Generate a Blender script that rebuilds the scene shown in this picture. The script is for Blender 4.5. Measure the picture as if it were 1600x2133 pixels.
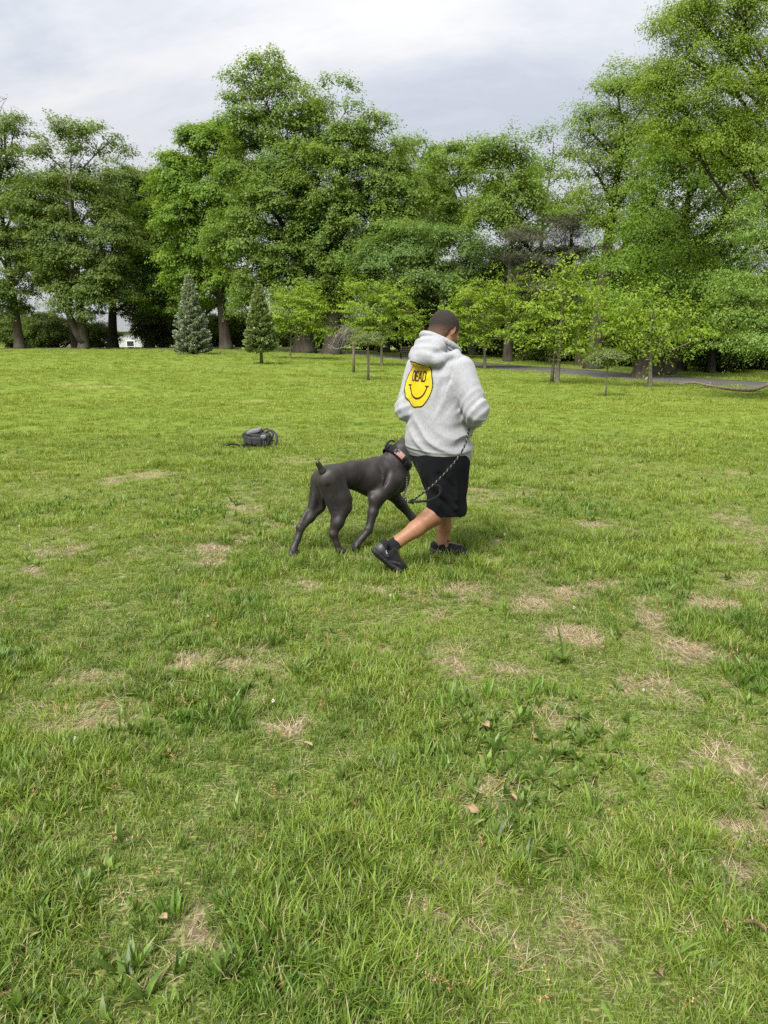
# A man in a grey hoodie walks a grey mastiff across a park lawn in front of tall trees.
import bpy, bmesh, math, random
import numpy as np
import openvdb
from mathutils import Vector, Matrix
from mathutils.bvhtree import BVHTree

scene = bpy.context.scene
for o in list(bpy.data.objects):
    bpy.data.objects.remove(o)
COL = scene.collection
R = math.radians

# ---------------------------------------------------------------- camera
cam_d = bpy.data.cameras.new("camera")
cam = bpy.data.objects.new("camera", cam_d)
COL.objects.link(cam)
cam.location = (0, 0, 1.55)
cam.rotation_euler = (R(90 - 14.27), 0, 0)
cam_d.sensor_width = 36
cam_d.sensor_fit = 'AUTO'
cam_d.lens = 1480 / 2133 * 36
cam_d.clip_start = 0.05
cam_d.clip_end = 20000
scene.camera = cam

# ---------------------------------------------------------------- sky, sun, exposure
SUN_EL, SUN_AZ = R(52), R(208)          # azimuth clockwise from +Y: behind and a little left of the camera
world = bpy.data.worlds.new("World")
scene.world = world
world.use_nodes = True
wt = world.node_tree
wt.nodes.clear()
def wn(t, **kw):
    n = wt.nodes.new(t)
    for k, v in kw.items():
        setattr(n, k, v)
    return n
wout = wn('ShaderNodeOutputWorld')
wbg = wn('ShaderNodeBackground')
wbg.inputs['Strength'].default_value = 0.061
wsky = wn('ShaderNodeTexSky', sky_type='NISHITA', sun_disc=False, sun_elevation=SUN_EL, sun_rotation=SUN_AZ)
wtc = wn('ShaderNodeTexCoord')
wsep = wn('ShaderNodeSeparateXYZ')
wt.links.new(wtc.outputs['Generated'], wsep.inputs[0])
def wmath(op, a, b=None):
    n = wn('ShaderNodeMath', operation=op)
    for i, v in enumerate((a, b)):
        if v is None: continue
        if isinstance(v, (int, float)): n.inputs[i].default_value = v
        else: wt.links.new(v, n.inputs[i])
    return n.outputs[0]
den = wmath('ADD', wmath('MAXIMUM', wsep.outputs['Z'], 0.0), 0.22)
wcomb = wn('ShaderNodeCombineXYZ')
wt.links.new(wmath('DIVIDE', wsep.outputs['X'], den), wcomb.inputs[0])
wt.links.new(wmath('DIVIDE', wsep.outputs['Y'], den), wcomb.inputs[1])
def wnoise(scale, detail, rough, off, stretch=(1, 1, 1)):
    m = wn('ShaderNodeMapping')
    m.inputs['Location'].default_value = off
    m.inputs['Scale'].default_value = stretch
    wt.links.new(wcomb.outputs[0], m.inputs['Vector'])
    n = wn('ShaderNodeTexNoise')
    n.inputs['Scale'].default_value = scale
    n.inputs['Detail'].default_value = detail
    n.inputs['Roughness'].default_value = rough
    n.inputs['Distortion'].default_value = 0.35
    wt.links.new(m.outputs[0], n.inputs['Vector'])
    return n.outputs['Fac']
def wramp(fac, stops):
    r = wn('ShaderNodeValToRGB')
    e = r.color_ramp.elements
    while len(e) < len(stops): e.new(0.5)
    for q, (p, c) in zip(e, stops):
        q.position = p; q.color = (*c, 1)
    wt.links.new(fac, r.inputs[0])
    return r.outputs[0]
# a thin, high layer: bright white banks over blue-grey underside, a few small blue gaps
bank = wramp(wnoise(1.05, 7, 0.60, (16.578, 16.133, 0), (0.8, 1.25, 1)), [(0.35, (0.60, 0.650, 0.74)), (0.50, (0.75, 0.78, 0.83)), (0.64, (0.91, 0.91, 0.92))])
wscale = wn('ShaderNodeMixRGB', blend_type='MULTIPLY')
wscale.inputs[0].default_value = 1
wt.links.new(bank, wscale.inputs[1])
wscale.inputs[2].default_value = (8.3, 8.3, 8.3, 1)
gap = wramp(wnoise(1.7, 6, 0.6, (7.7, 2.2, 0)), [(0.60, (0.04, 0.04, 0.04)), (0.80, (0.30, 0.30, 0.30))])
wmix = wn('ShaderNodeMixRGB', blend_type='MIX')
wt.links.new(gap, wmix.inputs[0])
wt.links.new(wscale.outputs[0], wmix.inputs[1])
wt.links.new(wsky.outputs[0], wmix.inputs[2])
# overcast skies grow brighter from the horizon to the zenith (CIE overcast luminance curve)
zen = wmath('DIVIDE', wmath('ADD', wmath('MULTIPLY', wmath('MAXIMUM', wsep.outputs['Z'], 0.0), 1.4), 1.0), 1.48)
wgrad = wn('ShaderNodeMixRGB', blend_type='MULTIPLY')
wgrad.inputs[0].default_value = 1
wt.links.new(wmix.outputs[0], wgrad.inputs[1])
wt.links.new(zen, wgrad.inputs[2])
wt.links.new(wgrad.outputs[0], wbg.inputs[0])
wt.links.new(wbg.outputs[0], wout.inputs[0])

sun_d = bpy.data.lights.new("sun", 'SUN')
sun_d.energy = 3.2
sun_d.angle = R(28)
sun_d.color = (1.0, 0.955, 0.88)
sun = bpy.data.objects.new("sun", sun_d)
COL.objects.link(sun)
sdir = Vector((math.sin(SUN_AZ) * math.cos(SUN_EL), math.cos(SUN_AZ) * math.cos(SUN_EL), math.sin(SUN_EL)))
sun.rotation_euler = sdir.to_track_quat('Z', 'Y').to_euler()
sun.location = (0, 0, 40)

vs = scene.view_settings
vs.view_transform = 'Standard'
vs.look = 'None'
vs.exposure = 1.15
vs.gamma = 1.0
vs.use_curve_mapping = False
cy = scene.cycles
cy.max_bounces = 6
cy.diffuse_bounces = 4
cy.glossy_bounces = 2
cy.transmission_bounces = 4
cy.transparent_max_bounces = 4
cy.use_denoising = False
cy.caustics_reflective = False
cy.caustics_refractive = False

# ---------------------------------------------------------------- helpers
def sm(t):
    t = np.clip(t, 0, 1)
    return t * t * (3 - 2 * t)

def terrain(x, y):
    r = np.hypot(x, y)
    return -0.35 * sm((r - 8) / 25) * sm((x + 12) / 16) - 3 * sm((r - 75) / 60)

def tz(x, y):
    return float(terrain(np.float64(x), np.float64(y)))

def link(o, parent=None):
    COL.objects.link(o)
    if parent is not None:
        o.parent = parent
    return o

def tag(o, label, cat, group=None, kind=None):
    o["label"] = label
    o["category"] = cat
    if group: o["group"] = group
    if kind: o["kind"] = kind
    return o

def empty(name, loc=(0, 0, 0), rz=0.0):
    o = bpy.data.objects.new(name, None)
    COL.objects.link(o)
    o.location = loc
    o.rotation_euler = (0, 0, rz)
    o.empty_display_size = 0.1
    return o

def mesh_np(name, v, f, mats, smooth=True, mi=None, attrs=None):
    """v (n,3); f (m,3|4) int array, or a list of such arrays."""
    me = bpy.data.meshes.new(name)
    v = np.asarray(v, np.float32)
    fl = f if isinstance(f, list) else [f]
    fl = [np.asarray(q, np.int32) for q in fl if len(q)]
    loops = np.concatenate([q.ravel() for q in fl])
    cnt = np.concatenate([np.full(len(q), q.shape[1], np.int32) for q in fl])
    st = np.concatenate([[0], np.cumsum(cnt)[:-1]]).astype(np.int32)
    me.vertices.add(len(v)); me.vertices.foreach_set("co", v.ravel())
    me.loops.add(len(loops)); me.loops.foreach_set("vertex_index", loops)
    me.polygons.add(len(cnt)); me.polygons.foreach_set("loop_start", st); me.polygons.foreach_set("loop_total", cnt)
    if mi is not None: me.polygons.foreach_set("material_index", np.asarray(mi, np.int32))
    me.polygons.foreach_set("use_smooth", np.full(len(cnt), bool(smooth)))
    for m in (mats if isinstance(mats, (list, tuple)) else [mats]):
        me.materials.append(m)
    for k, (dom, val) in (attrs or {}).items():
        a = me.attributes.new(k, 'FLOAT', dom)
        a.data.foreach_set("value", np.asarray(val, np.float32))
    me.update()
    me.validate()
    return me

def obj(name, me, parent=None):
    return link(bpy.data.objects.new(name, me), parent)

def bm_obj(name, bm, mat, parent=None, smooth=False):
    me = bpy.data.meshes.new(name)
    bmesh.ops.recalc_face_normals(bm, faces=bm.faces)
    bm.to_mesh(me); bm.free()
    for m in (mat if isinstance(mat, (list, tuple)) else [mat]):
        me.materials.append(m)
    if smooth:
        me.polygons.foreach_set("use_smooth", [True] * len(me.polygons))
    return obj(name, me, parent)

def bm_box(bm, c, s, rot=None, bevel=0.0):
    r = bmesh.ops.create_cube(bm, size=1.0)
    m = Matrix.Translation(c) @ (rot.to_4x4() if rot is not None else Matrix()) @ Matrix.Diagonal((*s, 1))
    bmesh.ops.transform(bm, matrix=m, verts=r['verts'])
    if bevel:
        ed = list({e for v in r['verts'] for e in v.link_edges})
        bmesh.ops.bevel(bm, geom=ed, offset=bevel, segments=2, affect='EDGES', profile=0.6)

class Tubes:
    """collects tapered tubes along polylines into one mesh"""
    def __init__(self): self.v, self.f, self.n = [], [], 0
    def add(self, pts, rad, sides=6, flat=None):
        pts = np.asarray(pts, float); rad = np.broadcast_to(np.asarray(rad, float), (len(pts),))
        d = np.gradient(pts, axis=0); d /= np.linalg.norm(d, axis=1, keepdims=True) + 1e-9
        up = np.array([0.03, 0.02, 1.0]) if abs(d[0][2]) < 0.9 else np.array([1.0, 0.1, 0])
        ang = np.arange(sides) * 2 * math.pi / sides
        rings = []
        for p, t, r in zip(pts, d, rad):
            a = np.cross(t, up); a /= np.linalg.norm(a) + 1e-9
            b = np.cross(a, t); up = b
            fb = 1.0 if flat is None else flat
            rings.append(p + r * (np.cos(ang)[:, None] * a + fb * np.sin(ang)[:, None] * b))
        V = np.concatenate(rings + [pts[-1:], pts[:1]])
        k = len(pts); i = np.arange(sides); j = (i + 1) % sides
        F = [np.stack([q * sides + i, q * sides + j, (q + 1) * sides + j, (q + 1) * sides + i], 1) for q in range(k - 1)]
        e = k * sides
        F.append(np.stack([(k - 1) * sides + i, (k - 1) * sides + j, np.full(sides, e), np.full(sides, e)], 1))
        F.append(np.stack([j, i, np.full(sides, e + 1), np.full(sides, e + 1)], 1))
        self.v.append(V); self.f.append(np.concatenate(F) + self.n); self.n += len(V)
    def mesh(self, name, mat, smooth=True):
        v = np.concatenate(self.v); f = np.concatenate(self.f)
        tri = f[:, 2] == f[:, 3]
        return mesh_np(name, v, [f[~tri], f[tri][:, :3]], mat, smooth)

def curve_pts(ctrl, n=8):
    """Catmull-Rom through control points"""
    c = np.asarray(ctrl, float)
    c = np.vstack([2 * c[0] - c[1], c, 2 * c[-1] - c[-2]])
    out = []
    for i in range(1, len(c) - 2):
        p0, p1, p2, p3 = c[i - 1:i + 3]
        for t in np.linspace(0, 1, n, endpoint=False):
            out.append(0.5 * ((2 * p1) + (-p0 + p2) * t + (2 * p0 - 5 * p1 + 4 * p2 - p3) * t * t + (-p0 + 3 * p1 - 3 * p2 + p3) * t ** 3))
    out.append(c[-2])
    return np.array(out)

# value noise on the plane, shared by the ground's bare patches and by the grass that leaves them free
_perm = np.random.default_rng(5).random((256, 256)).astype(np.float32)
def vnoise(x, y):
    xi = np.floor(x).astype(int); yi = np.floor(y).astype(int)
    fx = x - xi; fy = y - yi
    fx = fx * fx * (3 - 2 * fx); fy = fy * fy * (3 - 2 * fy)
    g = lambda a, b: _perm[a & 255, b & 255]
    return (g(xi, yi) * (1 - fx) + g(xi + 1, yi) * fx) * (1 - fy) + (g(xi, yi + 1) * (1 - fx) + g(xi + 1, yi + 1) * fx) * fy
def fbm(x, y, s, o=4, seed=0.0):
    t, a, n = 0, 1.0, 0
    x = x * s + seed * 17.3; y = y * s + seed * 9.1
    for k in range(o):
        t = t + a * vnoise(x, y); n += a; a *= 0.55
        x, y = x * 1.9 * 0.8 - y * 1.9 * 0.6 + 11.7, x * 1.9 * 0.6 + y * 1.9 * 0.8 + 5.3
    return t / n

# ---------------------------------------------------------------- materials
class NT:
    """short-hand for building a material's node tree"""
    def __init__(self, name, rough=0.8, spec=0.3):
        self.m = bpy.data.materials.new(name); self.m.use_nodes = True
        self.t = self.m.node_tree
        self.b = self.t.nodes['Principled BSDF']
        self.out = self.t.nodes['Material Output']
        self.b.inputs['Roughness'].default_value = rough
        self.b.inputs['Specular IOR Level'].default_value = spec
    def n(self, t, **kw):
        q = self.t.nodes.new(t)
        for k, v in kw.items(): setattr(q, k, v)
        return q
    def put(self, sock, v):
        if isinstance(v, (int, float)): sock.default_value = v
        elif isinstance(v, (tuple, list)): sock.default_value = (*v, 1) if len(v) == 3 and sock.type == 'RGBA' else v
        else: self.t.links.new(v, sock)
    def noise(self, scale, detail=3, rough=0.55, vec=None, dist=0.0):
        q = self.n('ShaderNodeTexNoise')
        q.inputs['Scale'].default_value = scale; q.inputs['Detail'].default_value = detail
        q.inputs['Roughness'].default_value = rough; q.inputs['Distortion'].default_value = dist
        if vec is not None: self.put(q.inputs['Vector'], vec)
        return q.outputs['Fac']
    def obj(self): return self.n('ShaderNodeTexCoord').outputs['Object']
    def pos(self): return self.n('ShaderNodeNewGeometry').outputs['Position']
    def attr(self, name): return self.n('ShaderNodeAttribute', attribute_name=name).outputs['Fac']
    def ramp(self, fac, stops, interp='LINEAR'):
        q = self.n('ShaderNodeValToRGB'); q.color_ramp.interpolation = interp
        e = q.color_ramp.elements
        while len(e) < len(stops): e.new(0.5)
        for s, (p, c) in zip(e, stops):
            s.position = p; s.color = (*c, 1) if not isinstance(c, (int, float)) else (c, c, c, 1)
        self.put(q.inputs[0], fac)
        return q.outputs[0]
    def mix(self, fac, a, b, mode='MIX'):
        q = self.n('ShaderNodeMixRGB', blend_type=mode)
        self.put(q.inputs[0], fac); self.put(q.inputs[1], a); self.put(q.inputs[2], b)
        return q.outputs[0]
    def math(self, op, a, b=0.0, c=None, clamp=False):
        q = self.n('ShaderNodeMath', operation=op, use_clamp=clamp)
        self.put(q.inputs[0], a); self.put(q.inputs[1], b)
        if c is not None: self.put(q.inputs[2], c)
        return q.outputs[0]
    def mapping(self, vec, scale=(1, 1, 1), rot=(0, 0, 0), loc=(0, 0, 0)):
        q = self.n('ShaderNodeMapping')
        q.inputs['Scale'].default_value = scale; q.inputs['Rotation'].default_value = rot; q.inputs['Location'].default_value = loc
        self.put(q.inputs['Vector'], vec)
        return q.outputs[0]
    def color(self, v): self.put(self.b.inputs['Base Color'], v); return self
    def bump(self, h, strength=0.3, dist=0.01):
        q = self.n('ShaderNodeBump'); q.inputs['Strength'].default_value = strength; q.inputs['Distance'].default_value = dist
        self.put(q.inputs['Height'], h)
        self.t.links.new(q.outputs[0], self.b.inputs['Normal'])
        return self
    def leafy(self, col, trans=0.4, gloss=0.06, rough=0.5):
        """thin leaf: diffuse reflection, light shining through, a little gloss"""
        d = self.n('ShaderNodeBsdfDiffuse'); tr = self.n('ShaderNodeBsdfTranslucent'); g = self.n('ShaderNodeBsdfGlossy')
        self.put(d.inputs[0], col)
        self.put(tr.inputs[0], self.mix(1.0, col, (1.25, 1.2, 0.5), 'MULTIPLY'))
        g.inputs['Roughness'].default_value = rough
        self.put(g.inputs[0], (0.9, 0.95, 1.0))
        m1 = self.n('ShaderNodeMixShader'); m1.inputs[0].default_value = trans
        self.t.links.new(d.outputs[0], m1.inputs[1]); self.t.links.new(tr.outputs[0], m1.inputs[2])
        m2 = self.n('ShaderNodeMixShader'); m2.inputs[0].default_value = gloss
        self.t.links.new(m1.outputs[0], m2.inputs[1]); self.t.links.new(g.outputs[0], m2.inputs[2])
        self.t.links.new(m2.outputs[0], self.out.inputs[0])
        return self

def plain(name, c, rough=0.7, spec=0.3, var=0.15, scale=30.0, bump=0.0):
    k = NT(name, rough, spec)
    nz = k.noise(scale, 4, 0.6, k.obj())
    k.color(k.mix(nz, tuple(x * (1 - var) for x in c), tuple(min(1, x * (1 + var)) for x in c)))
    if bump: k.bump(k.noise(scale * 3, 3, 0.6, k.obj()), bump, 0.01)
    return k.m

def bark(name, c1, c2, scale=6.0):
    k = NT(name, 0.95, 0.15)
    v = k.mapping(k.obj(), (1, 1, 0.18))
    nz = k.noise(scale, 6, 0.65, v, 0.4)
    big = k.noise(0.7, 2, 0.5, k.obj())
    c = k.mix(k.ramp(nz, [(0.3, 0.0), (0.7, 1.0)]), c1, c2)
    c = k.mix(k.math('MULTIPLY', k.ramp(big, [(0.45, 0.0), (0.7, 1.0)]), 0.35), c, (0.12, 0.13, 0.09))
    k.color(c); k.bump(nz, 0.9, 0.05)
    return k.m
# ---------------------------------------------------------------- ground, path, grass
PATH = curve_pts([(24, 6), (18.6, 15.5), (13.75, 25.7), (11.65, 29.1), (9.0, 35.2), (5.8, 41.7), (3.1, 47.9), (0.9, 54.5), (-4, 61.5), (-12, 66.6), (-22, 68.9), (-33, 69.6), (-60, 70.5), (-110, 74)], 8)
PATH_W = 1.65
_pd = np.gradient(PATH, axis=0); _pd /= np.linalg.norm(_pd, axis=1, keepdims=True)
_pn = np.stack([-_pd[:, 1], _pd[:, 0]], 1)
def path_dist(x, y):
    d = np.full(np.shape(x), 1e9)
    for a, b in zip(PATH[:-1], PATH[1:]):
        ab = b - a; L = ab @ ab
        t = np.clip(((x - a[0]) * ab[0] + (y - a[1]) * ab[1]) / L, 0, 1)
        d = np.minimum(d, np.hypot(x - a[0] - t * ab[0], y - a[1] - t * ab[1]))
    return d

BARE_SPOTS = [(0.20, 1.62, .10), (-.42, 1.55, .10), (1.28, 2.35, .24), (1.12, 1.92, .20), (.72, 2.62, .13), (1.2, 2.85, .22), (.65, 2.45, .10), (.62, 3.05, .16),
              (1.0, 3.45, .22), (1.5, 3.3, .25), (.85, 3.9, .25), (1.35, 4.2, .22), (.45, 4.25, .18), (.70, 4.75, .16), (.33, 4.62, .10), (1.9, 3.9, .3), (-.2, 4.75, .14), (-1.3, 5.05, .18), (-2.4, 4.9, .22),
              (-1.1, 5.3, .14), (-2.35, 4.5, .18), (-.4, 2.55, .12), (-.15, 2.9, .12), (.05, 3.3, .13), (-1.0, 3.2, .15), (.9, 5.2, .2), (1.7, 5.6, .3), (.3, 3.75, .12), (-.45, 4.2, .14), (-9.5, 22, .9), (-8.2, 21.2, 1.0), (-3.1, 17, .6)]
def bareness(x, y):
    """0 lush turf .. 1 bare, straw-strewn soil"""
    n = fbm(x, y, 1.9, 4, 1.0) * 0.75 + fbm(x, y, 7.0, 3, 2.0) * 0.25
    side = 0.055 * sm((x + 0.8) / 2.2) * sm((9 - y) / 5)
    far = -0.09 * sm((y - 6) / 8)
    b = (n + side + far - 0.575) / 0.22
    wx = x + 0.16 * (fbm(x, y, 5.0, 2, 3.0) - 0.5) * 2
    wy = y + 0.16 * (fbm(x, y, 5.0, 2, 4.0) - 0.5) * 2
    for cx, cyy, r in BARE_SPOTS:
        d = np.hypot((wx - cx) / 1.3, wy - cyy) / (r * 0.60)
        b = np.maximum(b, 1.0 * np.clip(1.3 - d, 0, 1))
    b = b * (0.35 + 1.25 * fbm(x, y, 12.0, 3, 6.0))
    return np.clip(b, 0, 1)

def ground_material():
    k = NT('turf_soil', 0.95, 0.1)
    p = k.pos()
    bare = k.attr('bare'); far = k.attr('far')
    fine = k.noise(130, 5, 0.75, p); mid = k.noise(5, 4, 0.6, p); big = k.noise(0.35, 4, 0.55, p); streak = k.noise(1.0, 3, 0.6, k.mapping(p, (0.10, 0.8, 1)))
    soil = k.mix(fine, (0.075, 0.055, 0.034), (0.20, 0.15, 0.095))
    straw = k.noise(90, 2, 0.5, k.mapping(p, (1, 0.22, 1), (0, 0, 0.7)))
    soil = k.mix(k.ramp(straw, [(0.5, 0.0), (0.62, 1.0)]), soil, (0.33, 0.275, 0.17))
    thatch = k.mix(fine, (0.030, 0.046, 0.010), (0.10, 0.12, 0.03))
    st2 = k.noise(110, 2, 0.5, k.mapping(p, (0.25, 1, 1), (0, 0, -0.5)))
    thatch = k.mix(k.ramp(st2, [(0.52, 0.0), (0.60, 0.8)]), thatch, (0.26, 0.25, 0.10))
    thatch = k.mix(k.ramp(straw, [(0.54, 0.0), (0.62, 0.8)]), thatch, (0.13, 0.21, 0.04))
    near = k.mix(bare, thatch, soil)
    lawn = k.mix(k.ramp(big, [(0.35, 0.0), (0.65, 1.0)]), (0.112, 0.170, 0.022), (0.158, 0.202, 0.030))
    lawn = k.mix(k.math('MULTIPLY', k.ramp(streak, [(0.5, 0.0), (0.7, 1.0)]), 0.4), lawn, (0.215, 0.245, 0.050))
    lawn = k.mix(k.math('MULTIPLY', k.ramp(mid, [(0.3, 0.0), (0.7, 1.0)]), 0.35), lawn, (0.080, 0.130, 0.016))
    lawn = k.mix(k.math('MULTIPLY', bare, 0.6), lawn, (0.30, 0.26, 0.11))
    k.color(k.mix(far, near, lawn))
    k.bump(k.math('ADD', fine, mid), 0.35, 0.02)
    return k.m

def build_ground():
    fr = np.arange(R(-62), R(62), 0.0125)
    ang = np.concatenate([fr, np.linspace(R(62), R(298), 40)[:-1]])
    rad = [0.25]
    while rad[-1] < 95: rad.append(rad[-1] * 1.0165 + 0.001)
    while rad[-1] < 6000: rad.append(rad[-1] * 1.25)
    rad = np.array(rad)
    A, Rr = np.meshgrid(ang, rad)
    x = np.sin(A) * Rr; y = np.cos(A) * Rr
    z = terrain(x, y) + 0.02 * (fbm(x, y, 0.9, 3, 7.0) - 0.5) * sm(Rr / 3) * (Rr < 60)
    n, m = len(ang), len(rad)
    v = np.stack([x, y, z], -1).reshape(-1, 3)
    i = np.arange(n); j = (i + 1) % n
    f = np.concatenate([np.stack([q * n + i, (q + 1) * n + i, (q + 1) * n + j, q * n + j], 1) for q in range(m - 1)])
    v = np.vstack([v, [[0, 0, 0.0]]])
    cap = np.stack([i, j, np.full(n, len(v) - 1)], 1)
    b = np.concatenate([bareness(x, y).ravel(), [0]])
    fa = np.concatenate([sm((Rr - 5) / 9).ravel(), [0]])
    me = mesh_np('ground', v, [f, cap], ground_material(), True, attrs={'bare': ('POINT', b), 'far': ('POINT', fa)})
    o = obj('ground', me); o['kind'] = 'structure'
    tag(o, 'park lawn of short patchy green grass with worn straw spots', 'lawn', kind='structure')

def build_path():
    k = NT('asphalt', 0.9, 0.2)
    nz = k.noise(40, 5, 0.7, k.pos()); bg = k.noise(0.5, 3, 0.6, k.pos())
    c = k.mix(nz, (0.045, 0.043, 0.045), (0.095, 0.092, 0.092))
    c = k.mix(k.math('MULTIPLY', k.ramp(bg, [(0.4, 0.0), (0.7, 1.0)]), 0.5), c, (0.14, 0.12, 0.095))
    k.color(c); k.bump(nz, 0.4, 0.01)
    prof = [(-1.0, -0.06), (-0.985, 0.022), (-0.5, 0.034), (0, 0.04), (0.5, 0.034), (0.985, 0.022), (1.0, -0.06)]
    rows = []
    for p, q in zip(PATH, _pn):
        w = PATH_W * (1 + 0.05 * math.sin(p[0] * 1.7))
        rows.append([(p[0] + q[0] * s * w, p[1] + q[1] * s * w, tz(p[0] + q[0] * s * w, p[1] + q[1] * s * w) + h) for s, h in prof])
    v = np.array(rows).reshape(-1, 3); n = len(prof)
    f = np.concatenate([np.stack([q * n + np.arange(n - 1), q * n + np.arange(1, n), (q + 1) * n + np.arange(1, n), (q + 1) * n + np.arange(n - 1)], 1) for q in range(len(PATH) - 1)])
    o = obj('path', mesh_np('path', v, f[:, ::-1], k.m))
    tag(o, 'grey asphalt footpath curving along the edge of the wood', 'path', kind='structure')

# ---- grass: a few small plants instanced over the lawn
def grass_material(name, cols, dry, trans=0.35):
    k = NT(name)
    p = k.pos()
    big = k.noise(0.45, 3, 0.55, p); mid = k.noise(3.2, 3, 0.6, p)
    rnd = k.n('ShaderNodeObjectInfo').outputs['Random']
    t = k.attr('tint')
    c = k.mix(k.ramp(k.math('ADD', k.math('MULTIPLY', big, 0.55), k.math('MULTIPLY', mid, 0.45)), [(0.42, 0.0), (0.58, 1.0)]), cols[0], cols[1])
    c = k.mix(k.math('MULTIPLY', rnd, 0.55), c, cols[2])
    sep = k.n('ShaderNodeSeparateXYZ'); k.put(sep.inputs[0], p)          # lit blade tips put into the colour: paler and yellower farther out
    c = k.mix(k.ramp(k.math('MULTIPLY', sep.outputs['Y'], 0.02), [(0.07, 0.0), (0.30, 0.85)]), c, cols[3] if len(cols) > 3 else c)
    c = k.mix(1.0, c, k.ramp(t, [(0.0, 0.55), (0.40, 1.0), (0.80, 1.45), (0.86, 1.0)]), 'MULTIPLY')
    c = k.mix(k.ramp(t, [(0.80, 0.0), (0.86, 0.9)], 'LINEAR'), c, dry)
    k.leafy(c, trans, 0.02, 0.45)
    return k.m

def blade_strip(base, az, lean, L, w, bend, segs=3):
    """one bent tapering blade -> verts, quads (tip closed to a point-like edge)"""
    d = np.array([math.cos(az), math.sin(az), 0.0]); s = np.array([-d[1], d[0], 0.0])
    V, p, a = [], np.array(base, float), lean
    for q in range(segs + 1):
        t = q / segs
        ww = w * (1 - t ** 1.6) * (0.75 + 0.5 * math.sin(math.pi * min(1, t * 1.1)) if w > 0.008 else 1.0) + 0.0003
        V += [p - s * ww / 2, p + s * ww / 2]
        p = p + (d * math.sin(a) + np.array([0, 0, math.cos(a)])) * L / segs
        a += bend / segs
    F = [(2 * q, 2 * q + 1, 2 * q + 3, 2 * q + 2) for q in range(segs)]
    return V, F

def plant(name, rng, n, r, Lr, wr, lean, bend, mat, segs=3, dry=0.0):
    V, F, T = [], [], []
    for _ in range(n):
        a = rng.random() * 6.283; rr = r * math.sqrt(rng.random())
        base = (rr * math.cos(a), rr * math.sin(a), -0.006)
        v, f = blade_strip(base, a + rng.normal() * 0.9, abs(rng.normal()) * lean if lean < 1.2 else rng.uniform(1.15, 1.55), rng.uniform(*Lr), rng.uniform(*wr), rng.normal() * bend * 0.4 + bend, segs)
        k = len(V); V += v; F += [[q + k for q in ff] for ff in f]
        T += [1.0 if rng.random() < dry else rng.random() * 0.8] * len(f)
    me = mesh_np(name, V, np.array(F), mat, True, attrs={'tint': ('FACE', T)})
    return bpy.data.objects.new(name, me)

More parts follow.
